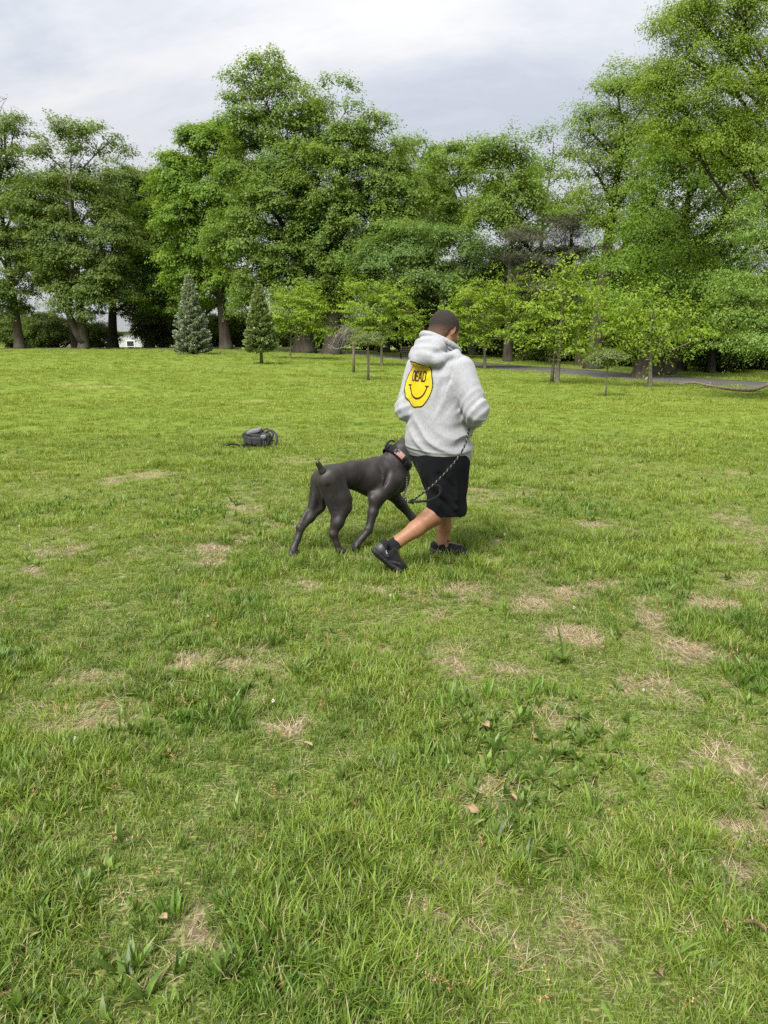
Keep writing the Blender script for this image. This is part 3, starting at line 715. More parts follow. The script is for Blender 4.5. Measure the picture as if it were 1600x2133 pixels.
TREES = [
 ('left_edge', 'elm', -33.69, 67.48, 0.44, 0.33, [(1.03, 0.0, 17.07, 2.0, 1.92, 2.29, 0.8), (-0.71, 0.0, 13.41, 2.95, 2.51, 2.95, 1.0), (0.57, 0.0, 10.25, 3.21, 2.72, 2.99, 1.0), (-0.55, 0.0, 6.59, 3.68, 3.13, 3.03, 1.0), (2.72, 0.0, 6.8, 1.65, 1.4, 1.21, 0.6), (-1.6, 0.0, 3.67, 2.41, 2.05, 1.4, 1.0)]),
 ('vase', 'elm', -27.02, 65.62, 0.44, 0.33, [(-0.51, 0.0, 16.46, 2.11, 1.79, 1.54, 0.5), (2.58, 0.0, 17.01, 2.1, 1.79, 1.54, 0.5), (1.19, 0.0, 17.2, 2.02, 1.72, 1.41, 0.5), (4.11, 0.0, 16.09, 0.89, 0.76, 0.81, 0.4), (-1.81, 0.0, 12.32, 2.26, 2.13, 2.47, 1.0), (1.49, 0.0, 12.32, 2.88, 2.45, 2.47, 1.0), (-0.92, 0.0, 9.23, 3.54, 3.01, 2.71, 1.0), (2.63, 0.0, 9.23, 3.13, 2.66, 2.71, 1.0), (0.88, 0.0, 6.45, 3.58, 3.05, 2.74, 1.0), (-1.6, 0.0, 6.85, 1.68, 1.43, 1.6, 0.8), (2.63, 0.0, 4.84, 2.55, 2.16, 2.12, 1.0), (0.16, 0.0, 3.62, 2.56, 2.17, 1.49, 0.8)]),
 ('twin', 'elm', -30.88, 73.0, 0.34, 0.33, [(-1.28, 0.0, 12.73, 3.22, 2.73, 3.22, 0.8), (-3.57, 0.0, 9.04, 2.33, 1.98, 1.96, 0.8), (1.25, 0.0, 6.15, 2.82, 2.4, 2.12, 0.7)]),
 ('shade', 'elm', -27.52, 74.0, 0.5, 0.33, [(2.21, 0.0, 13.74, 2.79, 2.37, 2.79, 1.0), (1.58, 0.0, 9.36, 3.3, 2.81, 3.3, 1.0), (1.25, 0.0, 5.75, 3.34, 2.84, 2.63, 1.0), (1.68, 0.0, 15.45, 2.54, 2.16, 1.75, 1.0)]),
 ('dark', 'elm', -24.1, 75.0, 0.45, 0.33, [(0.65, 0.0, 14.77, 2.35, 1.99, 1.97, 1.0), (1.37, 0.0, 12.14, 2.84, 2.42, 2.84, 1.0), (0.13, 0.0, 8.55, 2.88, 2.8, 3.36, 1.0), (2.46, 0.0, 7.64, 2.89, 2.45, 2.89, 1.0), (0.72, 0.0, 3.94, 3.17, 2.69, 2.19, 1.0), (3.15, 0.0, 3.94, 2.44, 2.07, 2.44, 1.0)]),
 ('maple', 'maple', -13.85, 64.0, 0.5, 0.33, [(0.03, 0.0, 16.09, 2.37, 2.01, 1.78, 1.0), (-1.99, 0.0, 15.37, 2.18, 1.85, 1.78, 1.0), (-3.52, 0.0, 13.36, 2.2, 1.87, 2.0, 1.0), (-0.56, 0.0, 12.8, 3.0, 2.55, 2.4, 1.0), (-2.72, 0.0, 10.56, 2.63, 2.23, 2.22, 1.0), (-0.38, 0.0, 9.04, 3.05, 2.59, 2.64, 1.0), (-2.57, 0.0, 6.72, 2.46, 2.09, 2.05, 1.0), (-0.4, 0.0, 5.15, 2.89, 2.46, 1.86, 1.0), (1.77, 0.0, 11.31, 2.01, 1.99, 2.42, 1.0)]),
 ('maple_b', 'maple', -16.99, 70.0, 0.4, 0.33, [(-2.93, 0.0, 10.99, 2.66, 2.26, 2.66, 1.0), (-3.66, 0.0, 7.21, 2.69, 2.52, 2.92, 1.0), (-0.21, 0.0, 5.06, 3.17, 2.69, 2.72, 1.0), (-2.11, 0.0, 3.75, 2.73, 2.32, 1.82, 1.0)]),
 ('oak', 'oak', -6.25, 57.47, 0.75, 0.33, [(-2.27, 0.0, 18.68, 2.16, 1.83, 1.91, 0.9), (-3.91, 0.0, 17.11, 1.47, 1.25, 1.47, 0.8), (-3.29, 0.0, 15.36, 2.12, 1.8, 1.41, 1.0), (-0.77, 0.0, 16.64, 2.11, 1.79, 2.11, 0.8), (0.65, 0.0, 17.11, 1.82, 1.69, 1.93, 0.55), (-2.31, 0.0, 13.41, 3.21, 2.73, 2.14, 1.0), (0.56, 0.0, 13.73, 2.85, 2.42, 1.96, 1.0), (-4.17, 0.0, 11.76, 2.52, 2.14, 2.16, 1.0), (-1.34, 0.0, 10.42, 3.62, 3.07, 2.35, 1.0), (1.2, 0.0, 10.75, 2.89, 2.46, 2.17, 1.0), (-3.62, 0.0, 8.03, 3.29, 2.8, 2.19, 1.0), (-0.36, 0.0, 6.99, 3.67, 3.12, 2.2, 1.0), (-2.65, 0.0, 4.89, 2.97, 2.52, 1.85, 1.0), (1.05, 0.0, 4.53, 2.97, 2.53, 1.49, 1.0)]),
 ('oak_b', 'oak', -4.07, 56.13, 0.62, 0.33, [(0.31, 0.0, 16.98, 1.64, 1.65, 2.05, 0.4), (1.85, 0.0, 17.13, 1.44, 1.41, 1.71, 0.4), (3.56, 0.0, 16.82, 1.2, 1.22, 1.54, 0.3), (3.21, 0.0, 15.11, 2.07, 1.76, 1.55, 0.8), (1.3, 0.0, 14.48, 2.25, 1.91, 1.73, 0.8), (4.77, 0.0, 13.84, 1.74, 1.48, 1.39, 0.8), (0.57, 0.0, 11.92, 3.16, 2.68, 2.1, 1.0), (3.72, 0.0, 12.08, 2.63, 2.23, 2.1, 1.0), (1.95, 0.0, 9.62, 3.54, 3.01, 2.3, 1.0), (5.48, 0.0, 10.94, 2.11, 1.8, 1.94, 1.0), (4.43, 0.0, 8.62, 2.85, 2.42, 1.78, 1.0), (1.56, 0.0, 6.94, 3.23, 2.75, 1.97, 1.0), (-0.2, 0.0, 8.29, 2.5, 2.12, 2.14, 1.0), (1.9, 0.0, 4.54, 2.54, 2.16, 1.63, 1.0)]),
 ('back_oak', 'oak', 0.0, 66.0, 0.45, 0.33, [(2.86, 0.0, 16.1, 1.84, 1.56, 1.55, 0.7), (3.71, 0.0, 13.83, 2.47, 2.1, 2.06, 1.0), (2.09, 0.0, 10.74, 2.5, 2.13, 2.5, 1.0), (4.17, 0.0, 10.74, 2.5, 2.13, 2.3, 1.0), (1.28, 0.0, 5.97, 3.4, 2.89, 2.55, 1.0)]),
 ('hornbeam', 'hornbeam', 3.58, 52.0, 0.38, 0.33, [(-1.27, 0.0, 7.83, 2.48, 2.11, 1.32, 1.0), (-2.92, 0.0, 6.73, 2.49, 2.12, 1.5, 1.0), (0.73, 0.0, 7.36, 2.65, 2.25, 1.33, 1.0), (2.75, 0.0, 6.42, 2.5, 2.12, 1.5, 1.0), (-4.25, 0.0, 5.63, 1.84, 1.56, 1.27, 1.0), (-0.9, 0.0, 5.31, 3.18, 2.7, 1.51, 1.0), (1.79, 0.0, 4.83, 2.85, 2.42, 1.34, 1.0), (4.29, 0.0, 5.15, 1.68, 1.42, 1.51, 1.0), (-2.57, 0.0, 3.86, 2.7, 2.29, 1.01, 1.0), (3.17, 0.0, 3.54, 2.36, 2.01, 1.01, 1.0)]),
 ('row_a', 'oak', 7.28, 60.0, 0.3, 0.33, [(-2.26, 0.0, 14.68, 1.49, 1.26, 1.41, 0.8), (-0.59, 0.0, 14.68, 1.67, 1.42, 1.41, 0.8), (-2.78, 0.0, 12.45, 1.88, 1.6, 1.69, 1.0), (-0.33, 0.0, 12.1, 2.26, 1.92, 1.69, 1.0), (-1.6, 0.0, 10.34, 1.7, 1.45, 1.33, 0.7)]),
 ('row_b', 'oak', 8.01, 47.0, 0.3, 0.33, [(0.9, 0.0, 8.24, 1.49, 1.26, 1.04, 1), (-1.48, 0.0, 8.24, 1.49, 1.26, 1.04, 1), (-1.31, 0.0, 11.65, 1.22, 1.04, 1.11, 0.9), (-0.01, 0.0, 11.91, 1.16, 0.99, 1.02, 0.9), (-0.95, 0.0, 9.89, 1.62, 1.38, 1.33, 1.0), (0.39, 0.0, 9.62, 1.47, 1.25, 1.33, 0.9), (-0.28, 0.0, 7.96, 1.49, 1.27, 0.89, 0.6)]),
 ('row_c', 'oak', 10.57, 52.0, 0.28, 0.33, [(-0.28, 0.0, 13.13, 1.35, 1.15, 1.22, 0.9), (1.05, 0.0, 12.54, 1.29, 1.1, 1.29, 0.9), (0.16, 0.0, 11.04, 1.95, 1.66, 1.46, 1.0), (1.68, 0.0, 10.13, 1.47, 1.25, 1.31, 0.9), (-0.08, 0.0, 9.52, 1.64, 1.39, 1.15, 0.7)]),
 ('pine', 'pine', 11.16, 41.0, 0.3, 0.33, [(-2.56, 0.0, 6.7, 1.56, 1.33, 0.63, 1), (-0.94, 0.0, 7.79, 0.83, 0.7, 0.41, 0.8), (-1.29, 0.0, 7.18, 0.91, 0.77, 0.39, 0.6), (-1.35, 0.0, 5.96, 1.57, 1.33, 0.63, 1), (-2.89, 0.0, 5.46, 1.58, 1.34, 0.68, 1), (-0.76, 0.0, 4.96, 1.45, 1.23, 0.63, 1), (-2.43, 0.0, 4.33, 1.45, 1.24, 0.58, 0.8), (-0.81, 0.0, 3.7, 1.46, 1.24, 0.64, 0.8), (-1.84, 0.0, 3.19, 1.33, 1.13, 0.53, 0.7)]),
 ('tall_right', 'ash', 10.97, 38.0, 0.42, 0.33, [(0.2, 0.0, 13.06, 0.97, 0.9, 1.04, 1.2), (1.15, 0.0, 12.75, 0.88, 0.86, 1.04, 1.2), (-1.06, 0.0, 11.39, 0.93, 0.79, 0.89, 0.8), (0.34, 0.0, 11.28, 1.28, 1.09, 1.12, 1.2), (1.77, 0.0, 10.96, 1.17, 1.1, 1.29, 1.3), (-1.21, 0.0, 10.1, 0.89, 0.76, 0.82, 0.8), (0.12, 0.0, 9.67, 1.53, 1.3, 1.18, 1.3), (1.59, 0.0, 9.02, 1.54, 1.31, 1.3, 1.3), (-0.73, 0.0, 8.36, 1.19, 1.01, 0.9, 0.7), (0.75, 0.0, 7.69, 1.67, 1.42, 1.08, 1.3), (2.11, 0.0, 7.25, 1.32, 1.12, 1.08, 1.3)]),
 ('locust', 'locust', 15.23, 27.0, 0.34, 0.33, [(-5.69, 0.0, 11.76, 0.61, 0.56, 0.64, 1.4), (-5.0, 0.0, 12.04, 0.96, 0.82, 0.64, 1.35), (-3.74, 0.0, 12.25, 1.12, 0.95, 0.72, 1.35), (-2.45, 0.0, 12.11, 1.28, 1.09, 0.96, 1.35), (-5.42, 0.0, 10.69, 0.81, 0.69, 0.73, 1.35), (-4.22, 0.0, 10.84, 1.3, 1.1, 0.89, 1.35), (-2.74, 0.0, 10.69, 1.3, 1.1, 0.97, 1.35), (-5.9, 0.0, 9.75, 0.74, 0.63, 0.62, 1.4), (-4.73, 0.0, 9.53, 1.23, 1.05, 0.82, 1.35), (-3.23, 0.0, 9.38, 1.4, 1.19, 0.9, 1.35), (-1.75, 0.0, 9.38, 1.15, 0.98, 1.15, 1.35), (-5.29, 0.0, 8.56, 0.99, 0.85, 0.58, 1.4), (-3.94, 0.0, 8.33, 1.33, 1.13, 0.75, 1.4), (-2.4, 0.0, 8.03, 1.17, 0.99, 0.83, 1.4), (-1.19, 0.0, 7.72, 1.0, 0.85, 1.0, 1.35)]),
 ('linden', 'maple', 12.66, 33.0, 0.5, 0.33, [(0.39, 0.0, 9.21, 1.43, 1.21, 0.92, 1.3), (2.43, 0.0, 9.21, 1.63, 1.39, 0.92, 1.3), (-1.02, 0.0, 9.03, 1.02, 0.87, 0.82, 1.2), (1.11, 0.0, 8.27, 1.44, 1.22, 0.92, 1.3), (-0.3, 0.0, 7.89, 1.24, 1.05, 0.93, 1.3), (2.57, 0.0, 8.08, 1.44, 1.22, 1.03, 1.3), (-0.58, 0.0, 6.54, 1.46, 1.24, 1.04, 1.3), (1.09, 0.0, 6.54, 1.67, 1.42, 1.04, 1.3), (2.96, 0.0, 6.54, 1.67, 1.42, 1.25, 1.3), (-1.73, 0.0, 5.37, 1.37, 1.16, 0.95, 1.3), (-0.0, 0.0, 4.97, 1.69, 1.43, 1.05, 1.3), (1.92, 0.0, 4.77, 1.69, 1.44, 1.16, 1.3)]),
 ('hedge_maple', 'maple', 10.63, 30.0, 0.3, 0.33, [(-1.56, 0.0, 4.05, 1.16, 0.98, 0.73, 1.0), (-0.0, 0.0, 3.86, 1.45, 1.23, 0.81, 1.0), (1.59, 0.0, 3.4, 1.45, 1.24, 0.87, 1.0), (-0.9, 0.0, 3.03, 1.36, 1.16, 0.74, 1.0), (2.97, 0.0, 3.22, 1.36, 1.16, 1.07, 1.0), (0.72, 0.0, 2.37, 1.57, 1.33, 0.74, 1.0), (2.34, 0.0, 1.9, 1.47, 1.25, 0.75, 1.0), (-1.2, 0.0, 1.9, 0.98, 0.83, 0.55, 0.8)]),
 ('beech', 'beech', 11.22, 19.0, 0.3, 0.33, [(-1.78, 0.0, 5.64, 0.41, 0.35, 0.41, 0.8), (-1.78, 0.0, 4.77, 0.54, 0.46, 0.48, 1.0), (-2.31, 0.0, 4.21, 0.54, 0.46, 0.36, 0.8), (-1.65, 0.0, 3.75, 0.73, 0.62, 0.54, 1.0), (-2.4, 0.0, 2.94, 0.61, 0.52, 0.43, 0.9), (-1.62, 0.0, 2.59, 0.86, 0.73, 0.59, 1.0), (-2.56, 0.0, 2.24, 0.56, 0.47, 0.35, 0.8), (-1.62, 0.0, 1.64, 0.93, 0.79, 0.56, 1.0), (-2.46, 0.0, 1.39, 0.56, 0.48, 0.38, 0.8), (-1.27, 0.0, 0.9, 0.88, 0.75, 0.44, 1.0), (-0.87, 0.0, 4.21, 0.84, 0.91, 1.2, 1.0), (-0.44, 0.0, 2.12, 0.87, 0.93, 1.24, 1.0)]),
 ('wood0', 'wood', 14.43, 44.0, 0.2, 0.33, [(-0.32, 0.0, 5.46, 1.41, 1.2, 1.13, 0.8), (-1.21, 0.0, 4.24, 1.28, 1.09, 0.99, 0.8), (0.93, 0.0, 4.11, 1.28, 1.09, 1.0, 0.8), (-0.13, 0.0, 3.15, 1.43, 1.22, 0.86, 0.6)]),
 ('wood1', 'wood', 13.9, 40.0, 0.22, 0.33, [(-0.09, 0.0, 5.62, 1.28, 1.09, 1.02, 0.8), (-0.9, 0.0, 4.52, 1.16, 0.99, 0.9, 0.8), (1.05, 0.0, 4.4, 1.16, 0.99, 0.9, 0.8), (0.09, 0.0, 3.53, 1.3, 1.1, 0.78, 0.6)]),
 ('wood2', 'wood', 14.76, 36.0, 0.24, 0.33, [(0.02, 0.0, 4.81, 1.15, 0.98, 0.92, 0.8), (-0.69, 0.0, 3.82, 1.05, 0.89, 0.81, 0.8), (1.07, 0.0, 3.7, 1.05, 0.89, 0.81, 0.8), (0.22, 0.0, 2.92, 1.17, 0.99, 0.7, 0.6)]),
 ('wood3', 'wood', 16.8, 42.0, 0.3, 0.33, [(-0.79, 0.0, 6.81, 1.33, 1.13, 1.07, 0.8), (-1.62, 0.0, 5.68, 1.21, 1.03, 0.94, 0.8), (0.41, 0.0, 5.55, 1.21, 1.03, 0.94, 0.8), (-0.58, 0.0, 4.65, 1.35, 1.15, 0.81, 0.6)]),
 ('wood4', 'wood', 15.39, 34.0, 0.17, 0.33, [(-0.24, 0.0, 3.81, 1.1, 0.93, 0.88, 0.8), (-0.91, 0.0, 2.86, 0.99, 0.85, 0.77, 0.8), (0.76, 0.0, 2.76, 1.0, 0.85, 0.77, 0.8), (-0.04, 0.0, 2.01, 1.11, 0.95, 0.67, 0.6)]),
 ('wood5', 'wood', 16.53, 35.0, 0.18, 0.33, [(0.36, 0.0, 4.3, 1.13, 0.96, 0.9, 0.8), (-0.31, 0.0, 3.33, 1.02, 0.87, 0.79, 0.8), (1.4, 0.0, 3.22, 1.02, 0.87, 0.79, 0.8), (0.59, 0.0, 2.45, 1.14, 0.97, 0.68, 0.6)]),
 ('wood6', 'wood', 10.56, 46.0, 0.22, 0.33, [(-0.51, 0.0, 5.34, 1.48, 1.26, 1.18, 0.8), (-1.48, 0.0, 4.06, 1.34, 1.14, 1.04, 0.8), (0.76, 0.0, 3.92, 1.34, 1.14, 1.04, 0.8), (-0.38, 0.0, 2.92, 1.5, 1.27, 0.9, 0.6)]),
 ('wood7', 'wood', 12.53, 42.0, 0.2, 0.33, [(-0.72, 0.0, 5.8, 1.34, 1.14, 1.07, 0.8), (-1.58, 0.0, 4.65, 1.22, 1.03, 0.95, 0.8), (0.46, 0.0, 4.52, 1.22, 1.04, 0.95, 0.8), (-0.56, 0.0, 3.61, 1.36, 1.16, 0.82, 0.6)]),
 ('wood8', 'wood', 9.51, 50.0, 0.22, 0.33, [(-0.37, 0.0, 5.94, 1.6, 1.36, 1.28, 0.8), (-1.44, 0.0, 4.56, 1.45, 1.24, 1.13, 0.8), (0.99, 0.0, 4.41, 1.45, 1.24, 1.13, 0.8), (-0.25, 0.0, 3.32, 1.63, 1.38, 0.98, 0.6)]),
 ('y1', 'zelkova', -5.88, 45.6, 0.06, 0.33, [(0.26, 0.0, 3.53, 1.18, 1.0, 0.65, 1.0), (-0.8, 0.0, 2.81, 1.04, 0.88, 0.65, 1.0), (1.43, 0.0, 2.81, 1.25, 1.06, 0.71, 1.0), (0.07, 0.0, 2.24, 1.49, 1.26, 0.65, 1.0), (1.7, 0.0, 1.81, 1.04, 0.89, 0.48, 1.0), (-0.69, 0.0, 1.66, 0.9, 0.76, 0.42, 1.0)]),
 ('y2', 'zelkova', -0.13, 39.86, 0.08, 0.33, [(-0.9, 0.0, 4.09, 0.98, 0.83, 0.57, 1.0), (0.52, 0.0, 3.84, 1.16, 0.99, 0.62, 1.0), (-1.29, 0.0, 3.1, 1.09, 0.92, 0.62, 1.0), (0.13, 0.0, 2.97, 1.55, 1.32, 0.67, 1.0), (1.43, 0.0, 2.85, 1.04, 0.88, 0.57, 1.0), (-0.65, 0.0, 2.1, 1.3, 1.11, 0.52, 1.0), (1.18, 0.0, 1.84, 1.17, 1.0, 0.52, 1.0), (-1.43, 0.0, 2.22, 0.78, 0.66, 0.36, 1.0)]),
 ('y3', 'zelkova', 5.28, 37.9, 0.08, 0.33, [(-0.73, 0.0, 3.45, 1.11, 0.94, 0.59, 1.0), (0.61, 0.0, 3.56, 0.93, 0.79, 0.59, 1.0), (-1.58, 0.0, 2.74, 0.99, 0.84, 0.59, 1.0), (-0.1, 0.0, 2.74, 1.48, 1.26, 0.69, 1.0), (1.27, 0.0, 2.62, 0.99, 0.84, 0.59, 1.0), (-0.93, 0.0, 1.66, 1.24, 1.06, 0.55, 1.0), (0.69, 0.0, 1.66, 1.24, 1.06, 0.55, 1.0)]),
 ('y4', 'zelkova', 6.23, 25.97, 0.08, 0.33, [(-0.36, 0.0, 3.23, 0.75, 0.64, 0.47, 1.0), (0.57, 0.0, 3.15, 0.67, 0.57, 0.5, 1.0), (-1.0, 0.0, 2.58, 0.71, 0.6, 0.44, 1.0), (-0.07, 0.0, 2.5, 1.01, 0.86, 0.51, 1.0), (0.88, 0.0, 2.34, 0.71, 0.6, 0.44, 1.0), (-0.62, 0.0, 1.76, 0.94, 0.8, 0.41, 1.0), (0.58, 0.0, 1.68, 0.94, 0.8, 0.41, 1.0), (0.01, 0.0, 1.27, 1.03, 0.87, 0.31, 1.0)]),
 ('y5', 'zelkova', 9.03, 24.46, 0.08, 0.33, [(-0.61, 0.0, 2.61, 0.87, 0.74, 0.44, 1.0), (0.52, 0.0, 2.45, 0.95, 0.81, 0.48, 1.0), (-1.19, 0.0, 1.99, 0.8, 0.68, 0.42, 1.0), (-0.14, 0.0, 1.84, 1.12, 0.95, 0.45, 1.0), (1.08, 0.0, 1.68, 0.8, 0.68, 0.42, 1.0), (-0.65, 0.0, 1.29, 0.81, 0.68, 0.29, 1.0), (0.49, 0.0, 1.21, 0.81, 0.69, 0.29, 1.0)]),
]
TREE_INFO = {   # name, label, bark, trunk top fraction
 'left_edge': ('elm_tree', 'tall dark elm with bare dead twigs on top, at the left edge of the lawn', 'elm', .78),
 'vase': ('elm_tree', 'elm with forked thick brown trunk and airy open top above a dense lower crown', 'elm', .82),
 'twin': ('elm_tree', 'elm half hidden behind the forked elm, its straight trunk beside that fork', 'elm', .7),
 'shade': ('elm_tree', 'dark elm with stubby shaded trunk between the forked elm and the white house', 'oak', .7),
 'dark': ('elm_tree', 'dark elm standing just right of the small white house', 'oak', .7),
 'maple': ('maple_tree', 'bright green maple behind and between the two spruces', 'oak', .7),
 'maple_b': ('maple_tree', 'shaded maple behind the blue spruce', 'oak', .7),
 'oak': ('oak_tree', 'tallest oak, broad crown rising highest over the middle of the treeline', 'oak', .75),
 'oak_b': ('oak_tree', 'oak with sparse airy top and tall straight trunk, beside the tallest oak', 'oak', .75),
 'back_oak': ('oak_tree', 'oak in the back row behind the dark bluish-green hornbeam', 'oak', .7),
 'hornbeam': ('hornbeam_tree', 'low wide hornbeam with dense bluish-green crown behind the man', 'oak', .75),
 'row_a': ('oak_tree', 'slender oak in the back row straight above the man', 'oak', .75),
 'row_b': ('oak_tree', 'slender oak right of the man, its dark trunk beside the path', 'oak', .75),
 'row_c': ('oak_tree', 'slender oak in the back row just left of the dark pine', 'oak', .75),
 'pine': ('pine_tree', 'dark brownish pine with flat open tiers against bright sky gaps', 'oak', .95),
 'tall_right': ('ash_tree', 'tall ash with sparse top rising right of the dark pine', 'oak', .85),
 'locust': ('locust_tree', 'huge yellow-green locust filling the top right, crown cut by the frame', 'oak', .85),
 'linden': ('linden_tree', 'thick-trunked linden beyond the path below the yellow-green locust', 'oak', .8),
 'hedge_maple': ('maple_tree', 'low field maple overhanging the path, in front of the thick-trunked linden', 'oak', .8),
 'beech': ('beech_tree', 'bright fresh-leaved beech hanging in from the right edge above the fallen branch', 'oak', .85),
 'wood0': ('wood_tree', 'slim wood tree beyond the path, first dark trunk left of the twin trunks', 'oak', .9),
 'wood1': ('wood_tree', 'slim wood tree beyond the path, left neighbour of the thick linden trunk', 'oak', .9),
 'wood2': ('wood_tree', 'slim wood tree beyond the path, second dark trunk right of the thick linden', 'oak', .9),
 'wood3': ('wood_tree', 'slim wood tree beyond the path, standing right behind the thick linden trunk', 'oak', .9),
 'wood4': ('wood_tree', 'slim dark tree across the path, behind the fallen branch', 'oak', .9),
 'wood5': ('wood_tree', 'rightmost slim dark trunk across the path behind the fallen branch', 'oak', .9),
 'wood6': ('wood_tree', 'slim wood tree across the path, behind the young zelkova with the close stake', 'oak', .9),
 'wood7': ('wood_tree', 'slim wood tree across the path, behind the small white-stemmed umbrella sapling', 'oak', .9),
 'wood8': ('wood_tree', 'slim wood tree across the path, right beside the slender oak trunk', 'oak', .9),
 'y1': ('zelkova_tree', 'young yellow-green zelkova right of the second spruce, before the tallest oak', 'pale', .8),
 'y2': ('zelkova_tree', 'young yellow-green zelkova behind the two weeping saplings, left of the man', 'pale', .8),
 'y3': ('zelkova_tree', 'young yellow-green zelkova directly right of the man\'s head', 'pale', .8),
 'y4': ('zelkova_tree', 'young zelkova on the lawn before the path with a second thin stem beside it', 'pale', .8),
 'y5': ('zelkova_tree', 'young zelkova nearest the fallen branch, thin pale stem', 'pale', .8),
}

def build_trees():
    for i, (key, sp, x, y, tr, fork, lobes) in enumerate(TREES):
        rng = np.random.default_rng(100 + i)
        name, label, bk, tf = TREE_INFO[key]
        root = empty(name, (x, y, tz(x, y)))
        tag(root, label, 'tree', 'woodland trees around the lawn' if sp != 'zelkova' else 'young zelkova trees on the lawn')
        cr = LEAF[sp][3]
        if sp == 'zelkova':      # no two alike: stretch, shear and thin each one differently
            kx, kz, kd = rng.uniform(.8, 1.2), rng.uniform(.9, 1.25), rng.uniform(.55, 1.0)
            lobes = [(lx * kx, ly, lz * (1 + (kz - 1) * .5) + rng.normal(0, .12), rx * rng.uniform(.7, 1.15), ry * rng.uniform(.7, 1.1), rz * rng.uniform(.75, 1.5), dn * kd) for (lx, ly, lz, rx, ry, rz, dn) in lobes]
        lobes = [(lx, ly + rng.normal(0, 0.12 * ry), lz, rx, ry, rz, dn) for (lx, ly, lz, rx, ry, rz, dn) in lobes]
        C, O = clumps_in(lobes, cr, rng, 1.2 if sp != 'zelkova' else 1.0, back=.5)
        C = C + rng.normal(0, cr * 0.2, C.shape)
        ok = C[:, 2] > 1.2 if sp != 'zelkova' else C[:, 2] > 0.8
        C, O = C[ok], O[ok]
        if sp not in ('zelkova', 'pine', 'beech', 'locust') and key not in ('linden', 'hedge_maple'):     # hollows between the boughs
            w = 2.2 / max(1.2, cr * 1.6)
            hol = sum(np.sin(C @ (unit(1, rng)[0] * w * f) + rng.random() * 6.28) for f in (.7, .8, 1.0, 1.15, 1.3)) / 5
            ok = (hol > -.26) | (rng.random(len(C)) < .30)
            C, O = C[ok], O[ok]
        cen = C.mean(0)
        lean = (cen[0] * 0.6, cen[1] * 0.5)
        if key == 'locust': lean = (cen[0] * 0.15, 0)
        if key == 'beech': lean = (0, 0)
        fk = {'elm': .22, 'zelkova': .28, 'pine': .45, 'oak': .3}.get(sp, .25)
        obj('trunk', limbs_mesh('trunk', C, tr, fk, rng, BARK[bk], LEAF[sp][7], lean, tf, 8 if tr > .15 else 6, nl=None if sp not in ('zelkova',) else 11, rmax=.085 if key == 'locust' else 9), root)
        # leaves no larger than the distance needs, more of them instead
        sk = min(1.0, (0.0025 * y + 0.015) / LEAF[sp][1]) if sp != 'zelkova' else 1.0
        far = y > 36
        obj('crown', leaves_mesh('crown', C, O, sp, rng, sk, min(2.6, sk ** -1.5) * (1.25 if far else 1.0), far), root)
        if key == 'left_edge':
            T = Tubes()
            for q in range(9):
                b = np.array([rng.normal(.2, .35), rng.normal(0, .3), 17.6]); dz = rng.uniform(2.2, 4.4)
                pts = [b + [0, 0, -2.5]] + [b + np.array([rng.normal(0, .25) * t * 2 + (b[0] - .2) * t, rng.normal(0, .1), dz * t]) for t in (0, .4, .7, 1)]
                T.add(pts, [.09, .06, .045, .03, .012], 5)
                for s in range(4):
                    e = np.array(pts[rng.integers(2, 5)]); T.add([e, e + [rng.normal(0, .5), rng.normal(0, .3), rng.uniform(.1, .6)]], [.025, .01], 4)
            obj('dead_branch', T.mesh('dead_branch', BARK['grey']), root)
        if key == 'vase':      # the bleached dead leader that shows in the open top, and the low fork
            T = Tubes()
            T.add([(.6, -1.5, 10.5), (.75, -1.6, 12.2), (.9, -1.6, 13.6), (1.6, -1.5, 14.9), (2.3, -1.4, 15.8)], [.16, .13, .10, .06, .02], 6)
            T.add([(.75, -1.6, 12.2), (.6, -1.5, 13.8), (.7, -1.4, 15.6)], [.08, .05, .015], 5)
            T.add([(.9, -1.6, 13.6), (.3, -1.5, 14.4), (-.3, -1.4, 14.8)], [.05, .03, .01], 5)
            obj('dead_branch', T.mesh('dead_branch', BARK['grey']), root)
            T = Tubes()
            T.add([(.05, -.1, .5), (-.45, -.15, 1.5), (-.95, -.1, 2.9), (-1.2, 0, 4.6)], [.42, .36, .28, .2], 9)
            obj('fork', T.mesh('fork', BARK['elm']), root)
        if key == 'y4':
            T = Tubes(); T.add([(-.13, .25, -.1), (-.12, .24, .6), (-.05, .2, 1.3), (-.02, .1, 2.0)], [.075, .06, .05, .035], 7)
            obj('stem', T.mesh('stem', BARK['pale']), root)

